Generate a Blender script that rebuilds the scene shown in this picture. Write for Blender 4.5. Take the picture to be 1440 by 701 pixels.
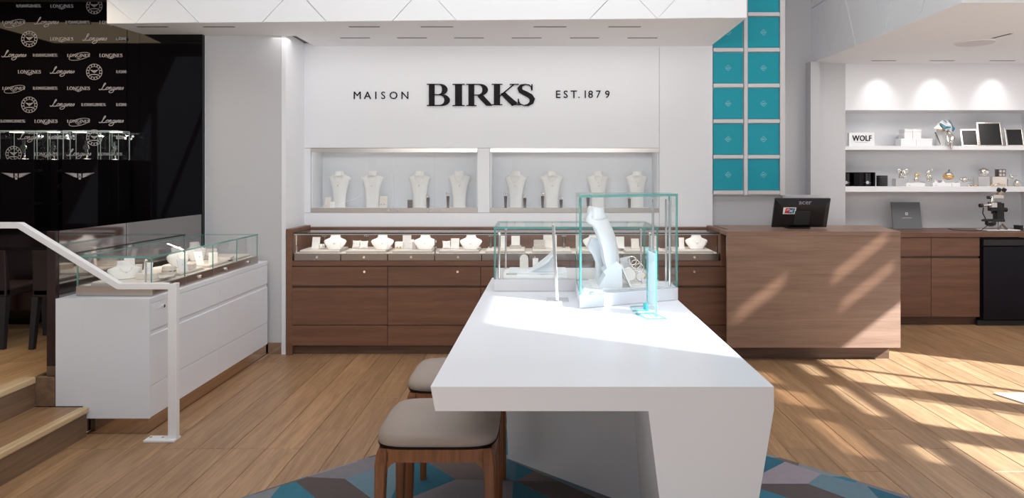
import bpy, math, random
from mathutils import Vector, Matrix
random.seed(7)
D = bpy.data
for o in list(D.objects): D.objects.remove(o)
COL = bpy.context.scene.collection
S = bpy.context.scene
# ------------------------------------------------------------------ camera
cam = D.objects.new('camera', D.cameras.new('camera')); COL.objects.link(cam)
cam.location = (0, 0, 1.5); cam.rotation_euler = (math.pi/2, 0, 0)
cam.data.lens = 25.0; cam.data.sensor_width = 36.0
cam.data.shift_x = -32/1440; cam.data.shift_y = -103.5/1440
cam.data.clip_start = 0.05
S.camera = cam
# ------------------------------------------------------------------ world, sun, exposure
w = D.worlds.new('world'); S.world = w; w.use_nodes = True
bg = w.node_tree.nodes['Background']; bg.inputs[0].default_value = (0.90, 0.95, 1.0, 1); bg.inputs[1].default_value = .45
SUN_H = Vector((-.853, .522, 0)); SUN_TAN = .67
sl = D.lights.new('sun', 'SUN'); sl.energy = 21.0; sl.angle = math.radians(.7); sl.color = (.82, .92, 1)
sun = D.objects.new('sun', sl); COL.objects.link(sun); sun.location = (9, -5, 9)
sun.rotation_euler = Vector((SUN_H.x, SUN_H.y, -SUN_TAN)).to_track_quat('-Z', 'Y').to_euler()
def area(name, loc, sx, sy, e, col=(1, 1, 1), direction=(0, 0, -1)):
    l = D.lights.new(name, 'AREA'); l.shape = 'RECTANGLE'; l.size = sx; l.size_y = sy; l.energy = e; l.color = col
    o = D.objects.new(name, l); COL.objects.link(o); o.location = loc
    o.rotation_euler = Vector(direction).to_track_quat('-Z', 'Y').to_euler(); return o
area('front_fill_light', (.5, -1.3, 3.0), 9, 4.6, 8, (.9, .95, 1), (0, 1, -.05))  # added fill lamp standing in the unseen front windows
area('overhead_fill_light', (0, 2.6, 5.6), 5, 3, 104, (.97, .98, 1))  # added overhead fill lamp, out of view, without a fitting
area('soffit_fill_light', (-.3, 1.0, 2.32), 4, .4, 95, (.97, .985, 1), (0, .75, .66))  # added unseen uplight that brightens the soffit and back wall
area('left_room_light', (-4.2, 4.9, 2.88), 1.6, 1.0, 18, (1, .78, .5))
area('soffit_lighting', (-.4, 5.9, 2.655), 3.6, .35, 8, (1, .97, .95))
area('alcove_lighting', (4.2, 6.3, 2.655), 2.0, .8, 27, (1, .95, .92))
S.view_settings.view_transform = 'Standard'; S.view_settings.look = 'None'
S.view_settings.gamma = 1; S.view_settings.use_curve_mapping = False
S.view_settings.exposure = 0.0
S.cycles.transparent_max_bounces = 24
# ------------------------------------------------------------------ materials
MATS = {}
def mat(name, col, rough=.5, metal=0, spec=.5, **kw):
    m = D.materials.new(name); m.use_nodes = True; b = m.node_tree.nodes['Principled BSDF']
    b.inputs['Base Color'].default_value = (*col, 1); b.inputs['Roughness'].default_value = rough
    b.inputs['Metallic'].default_value = metal; b.inputs['Specular IOR Level'].default_value = spec
    for k, v in kw.items():
        b.inputs[k.replace('_', ' ')].default_value = v
    MATS[name] = m; return m
def varied(name, col, rough=.5, amt=.06, scale=6, bump=0, bscale=200, metal=0, stretch=(1, 1, 1)):
    """base colour with a gentle noise variation and optional fine relief"""
    m = mat(name, col, rough, metal); nt = m.node_tree; b = nt.nodes['Principled BSDF']
    tc = nt.nodes.new('ShaderNodeTexCoord'); mp = nt.nodes.new('ShaderNodeMapping'); mp.inputs['Scale'].default_value = stretch
    nt.links.new(tc.outputs['Object'], mp.inputs[0])
    n = nt.nodes.new('ShaderNodeTexNoise'); n.inputs['Scale'].default_value = scale; n.inputs['Detail'].default_value = 4
    nt.links.new(mp.outputs[0], n.inputs['Vector'])
    mx = nt.nodes.new('ShaderNodeMix'); mx.data_type = 'RGBA'
    mx.inputs[6].default_value = (*[c*(1-amt) for c in col], 1); mx.inputs[7].default_value = (*[min(1, c*(1+amt)) for c in col], 1)
    nt.links.new(n.outputs[0], mx.inputs[0]); nt.links.new(mx.outputs[2], b.inputs['Base Color'])
    if bump:
        n2 = nt.nodes.new('ShaderNodeTexNoise'); n2.inputs['Scale'].default_value = bscale
        nt.links.new(mp.outputs[0], n2.inputs['Vector'])
        bp = nt.nodes.new('ShaderNodeBump'); bp.inputs['Strength'].default_value = bump; bp.inputs['Distance'].default_value = .002
        nt.links.new(n2.outputs[0], bp.inputs['Height']); nt.links.new(bp.outputs[0], b.inputs['Normal'])
    return m
def wood(name, dark, light, axis='x', rough=.45, scale=1.0, rnd=.25, knots=False):
    m = mat(name, light, rough); nt = m.node_tree; b = nt.nodes['Principled BSDF']; L = nt.links.new
    tc = nt.nodes.new('ShaderNodeTexCoord'); oi = nt.nodes.new('ShaderNodeObjectInfo')
    mul = nt.nodes.new('ShaderNodeMath'); mul.operation = 'MULTIPLY'; mul.inputs[1].default_value = 37.0; L(oi.outputs['Random'], mul.inputs[0])
    comb = nt.nodes.new('ShaderNodeCombineXYZ')
    for i in range(3): L(mul.outputs[0], comb.inputs[i])
    add = nt.nodes.new('ShaderNodeVectorMath'); add.operation = 'ADD'; L(tc.outputs['Object'], add.inputs[0]); L(comb.outputs[0], add.inputs[1])
    mp = nt.nodes.new('ShaderNodeMapping')
    sc = {'x': (1.2, 22, 22), 'y': (22, 1.2, 22), 'z': (22, 22, 1.2)}[axis]
    mp.inputs['Scale'].default_value = tuple(s*scale for s in sc); L(add.outputs[0], mp.inputs[0])
    n = nt.nodes.new('ShaderNodeTexNoise'); n.inputs['Scale'].default_value = 1.0; n.inputs['Detail'].default_value = 6
    n.inputs['Roughness'].default_value = .65; n.inputs['Distortion'].default_value = .6; L(mp.outputs[0], n.inputs['Vector'])
    mp2 = nt.nodes.new('ShaderNodeMapping'); mp2.inputs['Scale'].default_value = tuple(s*scale*6 for s in sc); L(add.outputs[0], mp2.inputs[0])
    n2 = nt.nodes.new('ShaderNodeTexNoise'); n2.inputs['Scale'].default_value = 1.0; n2.inputs['Detail'].default_value = 3; L(mp2.outputs[0], n2.inputs['Vector'])
    av = nt.nodes.new('ShaderNodeMath'); av.operation = 'MULTIPLY_ADD'; av.inputs[1].default_value = .35; L(n2.outputs[0], av.inputs[0]); L(n.outputs[0], av.inputs[2])
    rp = nt.nodes.new('ShaderNodeValToRGB'); rp.color_ramp.elements[0].position = .45; rp.color_ramp.elements[1].position = .85
    rp.color_ramp.elements[0].color = (*dark, 1); rp.color_ramp.elements[1].color = (*light, 1); L(av.outputs[0], rp.inputs[0])
    hs = nt.nodes.new('ShaderNodeHueSaturation'); L(rp.outputs[0], hs.inputs['Color'])
    mr = nt.nodes.new('ShaderNodeMapRange'); mr.inputs['To Min'].default_value = 1-rnd; mr.inputs['To Max'].default_value = 1+rnd
    L(oi.outputs['Random'], mr.inputs['Value']); L(mr.outputs[0], hs.inputs['Value'])
    L(hs.outputs[0], b.inputs['Base Color'])
    bp = nt.nodes.new('ShaderNodeBump'); bp.inputs['Strength'].default_value = .12; bp.inputs['Distance'].default_value = .001
    L(av.outputs[0], bp.inputs['Height']); L(bp.outputs[0], b.inputs['Normal'])
    return m
def glass(name, tint=(.985, .995, .99), refl=(1, 1, 1)):
    m = D.materials.new(name); m.use_nodes = True; nt = m.node_tree; nt.nodes.clear(); L = nt.links.new
    out = nt.nodes.new('ShaderNodeOutputMaterial'); mx = nt.nodes.new('ShaderNodeMixShader')
    tr = nt.nodes.new('ShaderNodeBsdfTransparent'); tr.inputs[0].default_value = (*tint, 1)
    gl = nt.nodes.new('ShaderNodeBsdfGlossy'); gl.inputs['Roughness'].default_value = 0.0; gl.inputs[0].default_value = (*refl, 1)
    ge = nt.nodes.new('ShaderNodeNewGeometry'); dt = nt.nodes.new('ShaderNodeVectorMath'); dt.operation = 'DOT_PRODUCT'
    L(ge.outputs['Normal'], dt.inputs[0]); L(ge.outputs['Incoming'], dt.inputs[1])
    def mth(op, a, bv): 
        q = nt.nodes.new('ShaderNodeMath'); q.operation = op
        if isinstance(a, (int, float)): q.inputs[0].default_value = a
        else: L(a, q.inputs[0])
        if isinstance(bv, (int, float)): q.inputs[1].default_value = bv
        elif bv is not None: L(bv, q.inputs[1])
        return q.outputs[0]
    f = mth('MULTIPLY_ADD', mth('POWER', mth('SUBTRACT', 1.0, mth('ABSOLUTE', dt.outputs['Value'], None)), 5.0), .7); f.node.inputs[2].default_value = .04
    L(f, mx.inputs[0]); L(tr.outputs[0], mx.inputs[1]); L(gl.outputs[0], mx.inputs[2]); L(mx.outputs[0], out.inputs[0])
    MATS[name] = m; return m
def edge(name, col, tfac=.3):
    m = D.materials.new(name); m.use_nodes = True; nt = m.node_tree; b = nt.nodes['Principled BSDF']; L = nt.links.new
    b.inputs['Base Color'].default_value = (*col, 1); b.inputs['Roughness'].default_value = .1
    mx = nt.nodes.new('ShaderNodeMixShader'); tr = nt.nodes.new('ShaderNodeBsdfTransparent'); tr.inputs[0].default_value = (.75, .9, .88, 1)
    mx.inputs[0].default_value = tfac; L(b.outputs[0], mx.inputs[1]); L(tr.outputs[0], mx.inputs[2])
    L(mx.outputs[0], nt.nodes['Material Output'].inputs[0]); MATS[name] = m; return m
def emit(name, col, s):
    m = D.materials.new(name); m.use_nodes = True; b = m.node_tree.nodes['Principled BSDF']
    b.inputs['Emission Color'].default_value = (*col, 1); b.inputs['Emission Strength'].default_value = s; MATS[name] = m; return m
varied('wall_white', (.82, .83, .86), .6, .01, 3, .05, 150)
varied('ceiling_white', (.85, .86, .88), .55, .01, 3)
varied('grey_wall', (.56, .56, .58), .5, .02, 2)
varied('lacquer', (.81, .835, .89), .28, .008, 3)
varied('bust_white', (.90, .885, .865), .7, .03, 30, .3, 900)
varied('bust_cool', (.80, .83, .86), .55, .02, 10, .1, 900)
varied('linen', (.80, .74, .68), .8, .05, 60, .4, 1200)
varied('grey_fabric', (.50, .46, .43), .8, .06, 60, .4, 1200)
wood('walnut', (.125, .055, .031), (.205, .098, .058), 'x', .38, .8, .06)
wood('walnut_desk', (.20, .115, .078), (.30, .185, .13), 'x', .36, .8, .03)
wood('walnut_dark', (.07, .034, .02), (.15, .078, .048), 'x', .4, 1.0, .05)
wood('oak', (.225, .125, .060), (.43, .258, .138), 'y', .38, 1.5, .12)
wood('oak_warm', (.35, .20, .09), (.58, .36, .18), 'y', .42, .8, .12)
wood('oak_nosing', (.50, .35, .19), (.72, .54, .33), 'y', .4, .8, .05)
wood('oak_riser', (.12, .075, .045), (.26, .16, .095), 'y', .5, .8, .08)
wood('stool_wood', (.12, .038, .009), (.27, .092, .024), 'z', .35, 1.4, .05)
varied('leather', (.34, .28, .24), .5, .06, 14, .35, 500)
varied('leather_dark', (.022, .013, .013), .5, .1, 14)
varied('steel', (.55, .50, .46), .3, .05, 1, 0, 1, 1.0, (1, 40, 40))
varied('steel_dark', (.20, .165, .15), .32, .1, 2, 0, 1, 1.0, (1, 40, 40))
mat('chrome', (.82, .82, .84), .08, 1.0)
mat('silver', (.80, .77, .72), .14, 1.0)
mat('gold', (.85, .62, .30), .15, 1.0)
mat('mirror_steel', (.36, .34, .34), .06, 1.0); mat('mirror_steel_warm', (.60, .50, .43), .10, 1.0)  # warm one: steel with the floor's brown reflection put into its colour
varied('steel_mid', (.36, .31, .28), .3, .05, 1, 0, 1, 1.0, (1, 40, 40))
mat('black_gloss', (.004, .003, .004), .03, 0, .22)
mat('black_seam', (.002, .002, .002), .3)
mat('black_plastic', (.012, .011, .013), .25)
mat('black_matte', (.02, .02, .022), .6)
mat('dark_panel', (.022, .008, .010), .25)
mat('fridge_black', (.005, .004, .009), .35, 0, .25)
mat('letter_black', (.012, .011, .013), .6, 0, .15)
mat('print_silver', (.42, .40, .43), .4)
mat('print_dim', (.25, .23, .26), .4)
mat('white_plastic', (.86, .86, .87), .35)
mat('off_white_frame', (.68, .66, .67), .5)
varied('teal', (.0, .33, .42), .55, .05, 2)
mat('teal_print', (.45, .75, .80), .5)
mat('recess_dark', (.03, .028, .028), .6)
mat('gap_grey', (.45, .45, .46), .7)
mat('red_print', (.65, .02, .03), .4); mat('blue_print', (.01, .03, .22), .4); mat('green_print', (.0, .22, .24), .4)
mat('teal_enamel', (.02, .22, .32), .15); mat('yellow_enamel', (.85, .42, .03), .2)
mat('crystal', (.95, .95, .95), .15, 0, .5, Transmission_Weight=.6)
varied('book_grey', (.17, .18, .19), .7, .04, 40, .2, 800)
mat('foil', (.75, .75, .76), .3)
for i, c in enumerate([(.015, .11, .165), (.03, .16, .23), (.12, .20, .25), (.18, .17, .19), (.28, .24, .28), (.085, .066, .066), (.13, .10, .095), (.05, .12, .17), (.20, .22, .24)]):
    varied('rug_%d' % i, c, .95, .12, 25, .8, 500)
glass('glass', (.985, .995, .99)); glass('glass_clear', (.995, .998, .998)); glass('glass_aqua', (.84, .96, .96)); glass('tinted', (.62, .56, .52))
edge('glass_edge', (.10, .34, .31), .25); edge('glass_edge_bright', (.06, .42, .45), .15); edge('glass_edge_dark', (.012, .03, .035), .05); edge('glass_edge_soft', (.6, .7, .68), .5)
emit('led', (1, .95, .88), 4.0); emit('diffuser', (1, .98, .96), 2.0)
# ------------------------------------------------------------------ builders
ORG = {}
class MB:
    def __init__(s): s.v = []; s.f = []; s.m = []; s.sm = []
    def add(s, vs, fs, mi=0, smooth=False):
        b = len(s.v); s.v += [tuple(p) for p in vs]
        for k, f in enumerate(fs):
            s.f.append([b+i for i in f]); s.m.append(mi[k] if isinstance(mi, list) else mi); s.sm.append(smooth)
        return s
    def box(s, x0, x1, y0, y1, z0, z1, mi=0, mats=None):
        if x0 > x1: x0, x1 = x1, x0
        if y0 > y1: y0, y1 = y1, y0
        vs = [(x0,y0,z0),(x1,y0,z0),(x1,y1,z0),(x0,y1,z0),(x0,y0,z1),(x1,y0,z1),(x1,y1,z1),(x0,y1,z1)]
        fs = [(0,3,2,1),(4,5,6,7),(0,1,5,4),(1,2,6,5),(2,3,7,6),(3,0,4,7)]  # bottom top front right back left
        return s.add(vs, fs, mats if mats else mi)
    def loft(s, rings, mi=0, smooth=False, cap=True):
        n = len(rings[0]); vs = [p for r in rings for p in r]; fs = []
        for k in range(len(rings)-1):
            for i in range(n):
                j = (i+1) % n; fs.append((k*n+i, k*n+j, (k+1)*n+j, (k+1)*n+i))
        s.add(vs, fs, mi, smooth)
        if cap:
            s.add(rings[0], [tuple(reversed(range(n)))], mi); s.add(rings[-1], [tuple(range(n))], mi)
        return s
    def prism(s, poly, z0, z1, mi=0): return s.loft([[(x, y, z0) for x, y in poly], [(x, y, z1) for x, y in poly]], mi)
    def prism_y(s, poly, y0, y1, mi=0):      # poly in x,z ; counter-clockwise seen from -y
        return s.loft([[(x, y1, z) for x, z in poly], [(x, y0, z) for x, z in poly]][::-1] if False else [[(x, y0, z) for x, z in poly][::-1], [(x, y1, z) for x, z in poly][::-1]], mi)
    def tube(s, pts, r, n=10, mi=0, smooth=True, cap=True):
        pts = [Vector(p) for p in pts]; rs = r if isinstance(r, (list, tuple)) else [r]*len(pts); rings = []
        up = None
        for i, p in enumerate(pts):
            t = (pts[min(i+1, len(pts)-1)]-pts[max(i-1, 0)])
            if t.length < 1e-9: t = Vector((0, 0, 1))
            t.normalize()
            if up is None: up = Vector((0, 0, 1)) if abs(t.z) < .9 else Vector((1, 0, 0))
            a = t.cross(up).normalized(); b = a.cross(t).normalized(); up = b
            rings.append([p + rs[i]*(math.cos(2*math.pi*k/n)*a + math.sin(2*math.pi*k/n)*b) for k in range(n)])
        return s.loft([list(reversed(r)) for r in rings], mi, smooth, cap)
    def cyl(s, p0, p1, r, n=16, mi=0, r1=None): return s.tube([p0, p1], [r, r if r1 is None else r1], n, mi, True)
    def lathe(s, prof, c=(0, 0, 0), n=20, mi=0, cap=True):
        return s.loft([[(c[0]+r*math.cos(2*math.pi*k/n), c[1]+r*math.sin(2*math.pi*k/n), c[2]+z) for k in range(n)] for r, z in prof], mi, True, cap)
    def ell(s, c, r, n=14, m=8, mi=0):
        if not isinstance(r, (list, tuple)): r = (r, r, r)
        rings = []
        for j in range(m+1):
            a = -math.pi/2 + math.pi*j/m; q = max(math.cos(a), .02)
            rings.append([(c[0]+r[0]*q*math.cos(2*math.pi*k/n), c[1]+r[1]*q*math.sin(2*math.pi*k/n), c[2]+r[2]*math.sin(a)) for k in range(n)])
        return s.loft(rings, mi, True)
    def bar(s, p0, p1, w, d, mi=0, upv=(0, 1, 0)):
        p0 = Vector(p0); p1 = Vector(p1); t = (p1-p0).normalized(); u = Vector(upv); a = t.cross(u).normalized()*w/2; b = u.normalized()*d/2
        r = lambda p: [p-a-b, p+a-b, p+a+b, p-a+b]
        return s.loft([r(p0), r(p1)][::-1], mi)
    def xf(s, M): s.v = [tuple(M @ Vector(p)) for p in s.v]; return s
    def build(s, name, mats, parent=None, bevel=0, seg=2):
        off = ORG.get(parent.name, Vector((0, 0, 0))) if parent else Vector((0, 0, 0))
        me = D.meshes.new(name); me.from_pydata([tuple(Vector(p)-off) for p in s.v], [], s.f); 
        mats = mats if isinstance(mats, (list, tuple)) else [mats]
        for m in mats: me.materials.append(MATS[m])
        me.polygons.foreach_set('material_index', s.m); me.polygons.foreach_set('use_smooth', s.sm); me.update()
        o = D.objects.new(name, me); COL.objects.link(o)
        if parent: o.parent = parent; ORG[o.name] = off
        if bevel:
            md = o.modifiers.new('bevel', 'BEVEL'); md.width = bevel; md.segments = seg; md.limit_method = 'ANGLE'; md.angle_limit = .6
        return o
def tag(o, label=None, cat=None, group=None, kind=None):
    if label: o['label'] = label
    if cat: o['category'] = cat
    if group: o['group'] = group
    if kind: o['kind'] = kind
    return o
def thing(name, label, cat, loc=(0, 0, 0), group=None):
    o = D.objects.new(name, None); COL.objects.link(o); o.location = loc; o.empty_display_size = .05
    ORG[o.name] = Vector(loc); return tag(o, label, cat, group)
def struct(o): return tag(o, kind='structure')
def sroot(name, loc=(0, 0, 0)):
    o = D.objects.new(name, None); COL.objects.link(o); o.location = loc; ORG[o.name] = Vector(loc); o['kind'] = 'structure'; return o
def bx(name, m, parent, *a, bevel=0): return MB().box(*a).build(name, m, parent, bevel)
KIDS = {}
def dup(root, label, loc, rz=0, group=None, sc=None):
    """copy a thing, its parts and sub-parts"""
    def kids(o): return list(o.children)
    def cp(o, par):
        c = o.copy(); COL.objects.link(c)
        if par: c.parent = par
        for k in kids(o): cp(k, c)
        return c
    r = cp(root, None); r['label'] = label; r.location = loc; r.rotation_euler = (0, 0, rz)
    if group: r['group'] = group
    if sc: r.scale = sc
    return r
def X(px, Y): return (px-752)*Y/1000
def Z(py, Y): return 1.5-(py-247)*Y/1000
def text_mb(txt, size, font_space=1.0, bold=0.0, depth=.001):
    """returns MB in local x (right), z (up), centred, lying at y=0 facing -y; mesh from a font curve"""
    c = D.curves.new('t', 'FONT'); c.body = txt; c.size = 1; c.space_character = font_space; c.extrude = depth/2/size if size else 0; c.offset = bold
    c.align_x = 'CENTER'; c.align_y = 'CENTER'; c.resolution_u = 3
    o = D.objects.new('t', c); COL.objects.link(o)
    dg = bpy.context.evaluated_depsgraph_get(); me = D.meshes.new_from_object(o.evaluated_get(dg))
    mb = MB(); vs = [v.co.copy() for v in me.vertices]
    x0 = min(v.x for v in vs); x1 = max(v.x for v in vs); y0 = min(v.y for v in vs); y1 = max(v.y for v in vs)
    mb.add([((v.x-(x0+x1)/2), -v.z, (v.y-(y0+y1)/2)) for v in vs], [tuple(p.vertices) for p in me.polygons])
    mb.w = x1-x0; mb.h = y1-y0
    D.objects.remove(o); D.meshes.remove(me); D.curves.remove(c)
    return mb
def fit(mb, w, h, d=1.0):
    return mb.xf(Matrix.Diagonal((w/mb.w, d, h/mb.h, 1)))
def at(mb, x, y, z): return mb.xf(Matrix.Translation((x, y, z)))
def merge(*ms):
    r = MB()
    for m in ms:
        b = len(r.v); r.v += m.v; r.f += [[b+i for i in f] for f in m.f]; r.m += m.m; r.sm += m.sm
    return r
def ribbon(pts, wd, y=0, t=.0015):
    """flat stroke in the xz plane through pts with width(s)"""
    m = MB(); n = len(pts); L_ = []; R_ = []
    for i, p in enumerate(pts):
        a = pts[max(i-1, 0)]; b = pts[min(i+1, n-1)]; dx = b[0]-a[0]; dz = b[1]-a[1]; l = math.hypot(dx, dz) or 1
        ww = (wd[i] if isinstance(wd, (list, tuple)) else wd)/2; nx = -dz/l*ww; nz = dx/l*ww
        L_.append((p[0]+nx, p[1]+nz)); R_.append((p[0]-nx, p[1]-nz))
    vs = []; fs = []
    for l, r in zip(L_, R_): vs += [(l[0], y, l[1]), (r[0], y, r[1]), (l[0], y+t, l[1]), (r[0], y+t, r[1])]
    for i in range(n-1):
        a = i*4; b = a+4; fs += [(a, a+1, b+1, b), (a+2, b+2, b+3, a+3), (a, b, b+2, a+2), (a+1, a+3, b+3, b+1)]
    fs += [(0, 2, 3, 1), ((n-1)*4, (n-1)*4+1, (n-1)*4+3, (n-1)*4+2)]
    return m.add(vs, fs)
def arc(cx, cz, rx, rz, a0, a1, n=14, rot=0):
    o = []
    for i in range(n+1):
        a = math.radians(a0+(a1-a0)*i/n); x = rx*math.cos(a); z = rz*math.sin(a); r = math.radians(rot)
        o.append((cx+x*math.cos(r)-z*math.sin(r), cz+x*math.sin(r)+z*math.cos(r)))
    return o
def serif(ch, t=.16, th=.05, y=0, d=.0015):
    """a didone style capital, cap height 1, returns (MB, width)"""
    m = MB(); sf = .04
    def R(x0, x1, z0, z1): m.box(x0, x1, y, y+d, z0, z1)
    def stem(x):
        R(x, x+t, 0, 1); R(x-.07, x+t+.07, 0, sf); R(x-.07, x+t+.07, 1-sf, 1)
    def st(pts, wd):
        q = ribbon(pts, wd, y, d); b = len(m.v); m.v += q.v; m.f += [[b+i for i in f] for f in q.f]; m.m += q.m; m.sm += q.sm
    def bowl(cx, cz, rx, rz, a0, a1, n=16):
        p = arc(cx, cz, rx, rz, a0, a1, n); st(p, [th+(t-th)*abs(math.cos(math.radians(a0+(a1-a0)*i/n)))**1.5 for i in range(n+1)])
    if ch == 'B':
        stem(.09); bowl(.42, .745, .20, .232, -90, 90); R(.2, .42, .96, 1); R(.2, .44, .49, .53); bowl(.44, .265, .26, .243, -90, 90); R(.2, .44, 0, .045); w = .80
    elif ch == 'I': stem(.09); w = .34
    elif ch == 'R':
        stem(.09); bowl(.42, .735, .22, .24, -90, 90); R(.2, .42, .96, 1); R(.2, .42, .475, .515)
        st([(.46, .49), (.62, .25), (.74, .08), (.86, .02)], [t, t, t, .03]); w = .88
    elif ch == 'K':
        stem(.09); st([(.25, .40), (.70, .97)], [th, th]); R(.58, .86, 1-sf, 1); st([(.36, .58), (.50, .36), (.74, .02)], [t*.8, t, t*1.15]); R(.62, .92, 0, sf); w = .92
    elif ch == 'S':
        p = [(.56, .70), (.54, .86), (.46, .95), (.33, .975), (.19, .93), (.13, .80), (.17, .67), (.34, .56), (.50, .45), (.58, .31), (.54, .14), (.42, .04), (.28, .02), (.15, .08), (.09, .20), (.08, .32)]
        st(p, [th, th, th, th, t*.6, t*.9, t, t*1.1, t*1.1, t, t*.8, t*.5, th, th, th, th]); R(.54, .585, .70, .98); R(.06, .10, .03, .32); w = .66
    elif ch == 'L': stem(.09); R(.2, .66, 0, sf+.01); R(.61, .66, 0, .26); w = .68
    elif ch == 'O':
        p = arc(.46, .5, .36, .47, 0, 360, 28); st(p, [th+(t-th)*abs(math.cos(2*math.pi*i/28))**1.5 for i in range(29)]); w = .92
    elif ch == 'G':
        p = arc(.44, .5, .34, .47, 50, 340, 26); st(p, [th+(t-th)*abs(math.cos(math.radians(50+290*i/26)))**1.5 for i in range(27)]); R(.68, .68+t, .05, .42); R(.58, .68+t+.06, .40, .44); R(.66, .70, .70, .97); w = .92
    elif ch == 'N':
        R(.11, .11+th, 0, 1); R(.80, .80+th, 0, 1); st([(.13, .98), (.82, .02)], [t, t]); R(.02, .22, 1-sf, 1); R(.02, .26, 0, sf); R(.70, .94, 1-sf, 1); w = .96
    elif ch == 'E':
        stem(.09); R(.2, .64, 0, sf+.01); R(.2, .62, .95, 1); R(.2, .48, .48, .52); R(.59, .64, 0, .25); R(.57, .62, .77, 1); R(.46, .49, .38, .62); w = .68
    return m, w
def serif_word(word, W, H, sp=.08, t=.16, th=.05, depth=.0015):
    ms = []; x = 0
    for ch in word:
        m, w = serif(ch, t, th, 0, depth); m.xf(Matrix.Translation((x, 0, 0))); ms.append(m); x += w+sp
    x -= sp; r = merge(*ms); r.xf(Matrix.Translation((-x/2, 0, -.5))); r.w = x; r.h = 1
    return fit(r, W, H)
# ================================================================== SETTING
# ---- floor
fl = sroot('floor')
MB().box(-2.62, 5.75, -1.6, 7.9, -.05, -.004).build('subfloor', 'oak_riser', fl)
pw = .19; meshes = {}
def plank(x, y0, y1, z, parent, m, wd=pw):
    g = .0012; k = (round(y1-y0, 3), m, round(wd, 3))
    if k not in meshes:
        h = (y1-y0)/2-g; a = wd/2-g; e = .002
        mb = MB().loft([[(-a, -h, -.012), (a, -h, -.012), (a, h, -.012), (-a, h, -.012)], [(-a, -h, -e), (a, -h, -e), (a, h, -e), (-a, h, -e)], [(-a+e, -h+e, 0), (a-e, -h+e, 0), (a-e, h-e, 0), (-a+e, h-e, 0)]])
        me = D.meshes.new('plank'); me.from_pydata(mb.v, [], mb.f); me.materials.append(MATS[m]); meshes[k] = me
    o = D.objects.new('plank', meshes[k]); COL.objects.link(o); o.parent = parent; o.location = (x, (y0+y1)/2, z+random.uniform(-.0006, .0006)); return o
x = -2.52
while x < 5.7:
    y = 3.0-random.choice([.3, .6, .9, 1.2]); 
    while y < 7.78:
        l = random.choice([1.5, 1.8, 2.1, 2.4]); y1 = min(y+l, 7.8)
        if 7.8-y1 < .3: y1 = 7.8
        if y1 > 3.0: plank(x, y, y1, 0, fl, 'oak')
        y = y1
    x += pw
x = -2.52
while x < 5.7:
    plank(x, -1.5, 1.7, 0, fl, 'oak'); x += pw
# ---- raised floor of the left room
fr = sroot('floor_raised')
MB().box(-6.2, -2.88, -1.6, 5.9, -.05, .33).build('subfloor', 'oak_riser', fr)
x = -2.975
while x > -5.2:
    y = 3.2+random.choice([-.4, -.2, 0])
    while y < 5.88:
        y1 = min(y+random.choice([1.2, 1.5]), 5.9)
        if 5.9-y1 < .3: y1 = 5.9
        plank(x, y, y1, .342, fr, 'oak_warm'); y = y1
    x -= pw
# ---- stairs up to the left room
st = thing('staircase', 'two wooden steps with pale nosings rising to the left room', 'stairs', (-2.7, 3, 0)); 
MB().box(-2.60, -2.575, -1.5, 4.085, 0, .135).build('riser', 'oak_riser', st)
tr_ = MB().box(-2.879, -2.615, -1.5, 4.085, .0, .168).build('tread', 'oak', st)
MB().box(-2.615, -2.56, -1.5, 4.085, .135, .170).build('nosing', 'oak_nosing', st, .008)
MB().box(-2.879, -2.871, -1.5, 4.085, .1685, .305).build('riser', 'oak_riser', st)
MB().box(-2.95, -2.862, -1.5, 4.085, .305, .343).build('nosing', 'oak_nosing', st, .008)
MB().box(-2.895, -2.762, 4.089, 4.12, .17, .339).build('end_board', 'oak_riser', st, .002)
# ---- left: glossy black logo wall, low mirrored partition, pier
LY = 5.9
wb = sroot('wall_left_rear')
xs = [-6.2, X(178.5, LY), X(196, LY), -2.758]
MB().box(-6.2, xs[1]-.001, LY, LY+.1, .34, 2.94).build('panel', 'black_gloss', wb)
MB().box(xs[1]+.002, xs[2]-.002, LY+.004, LY+.1, .34, 2.94).build('panel', 'black_gloss', wb)
MB().box(xs[2]+.002, xs[3], LY, LY+.1, .34, 2.94).build('panel', 'black_gloss', wb)
MB().box(-6.2, -2.76, LY+.06, LY+.12, .3, 3.0).build('backing', 'black_seam', wb)
MB().box(-6.2, -2.9, LY-.012, LY, .342, .485).build('skirting', 'steel_dark', wb)
# printed logos
def wing(w=.19, h=.03):
    m = MB()
    for s in (-1, 1):
        for k in range(4):
            a = .012+k*.0; L_ = w/2*(1-.17*k); z = h*.5-k*h*.24
            q = ribbon([(s*.1*w, z-.004), (s*L_*.6, z), (s*L_, z+.004)], [h*.22, h*.18, h*.05]); m = merge(m, q)
    return merge(m, ribbon([(0, h*.5), (0, -h*.8)], [w*.10, w*.07]), ribbon([(-w*.06, -h*.2), (w*.06, -h*.2)], h*.3))
def logo_sans(): return fit(text_mb('LONGINES', .03, 1.2, -.012), .192, .024)
def logo_serif():
    m = serif_word('LONGINES', .192, .028, .05, .2, .09); wgs = at(wing(.085, .010), 0, 0, -.021); return merge(m, wgs)
def logo_ell():
    m = serif_word('LONGINES', .188, .024, .05, .2, .09)
    e = ribbon(arc(.008, -.008, .088, .027, 0, 360, 40, 13), .0035); return merge(m, e, at(wing(.06, .008), 0, 0, -.022))
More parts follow.
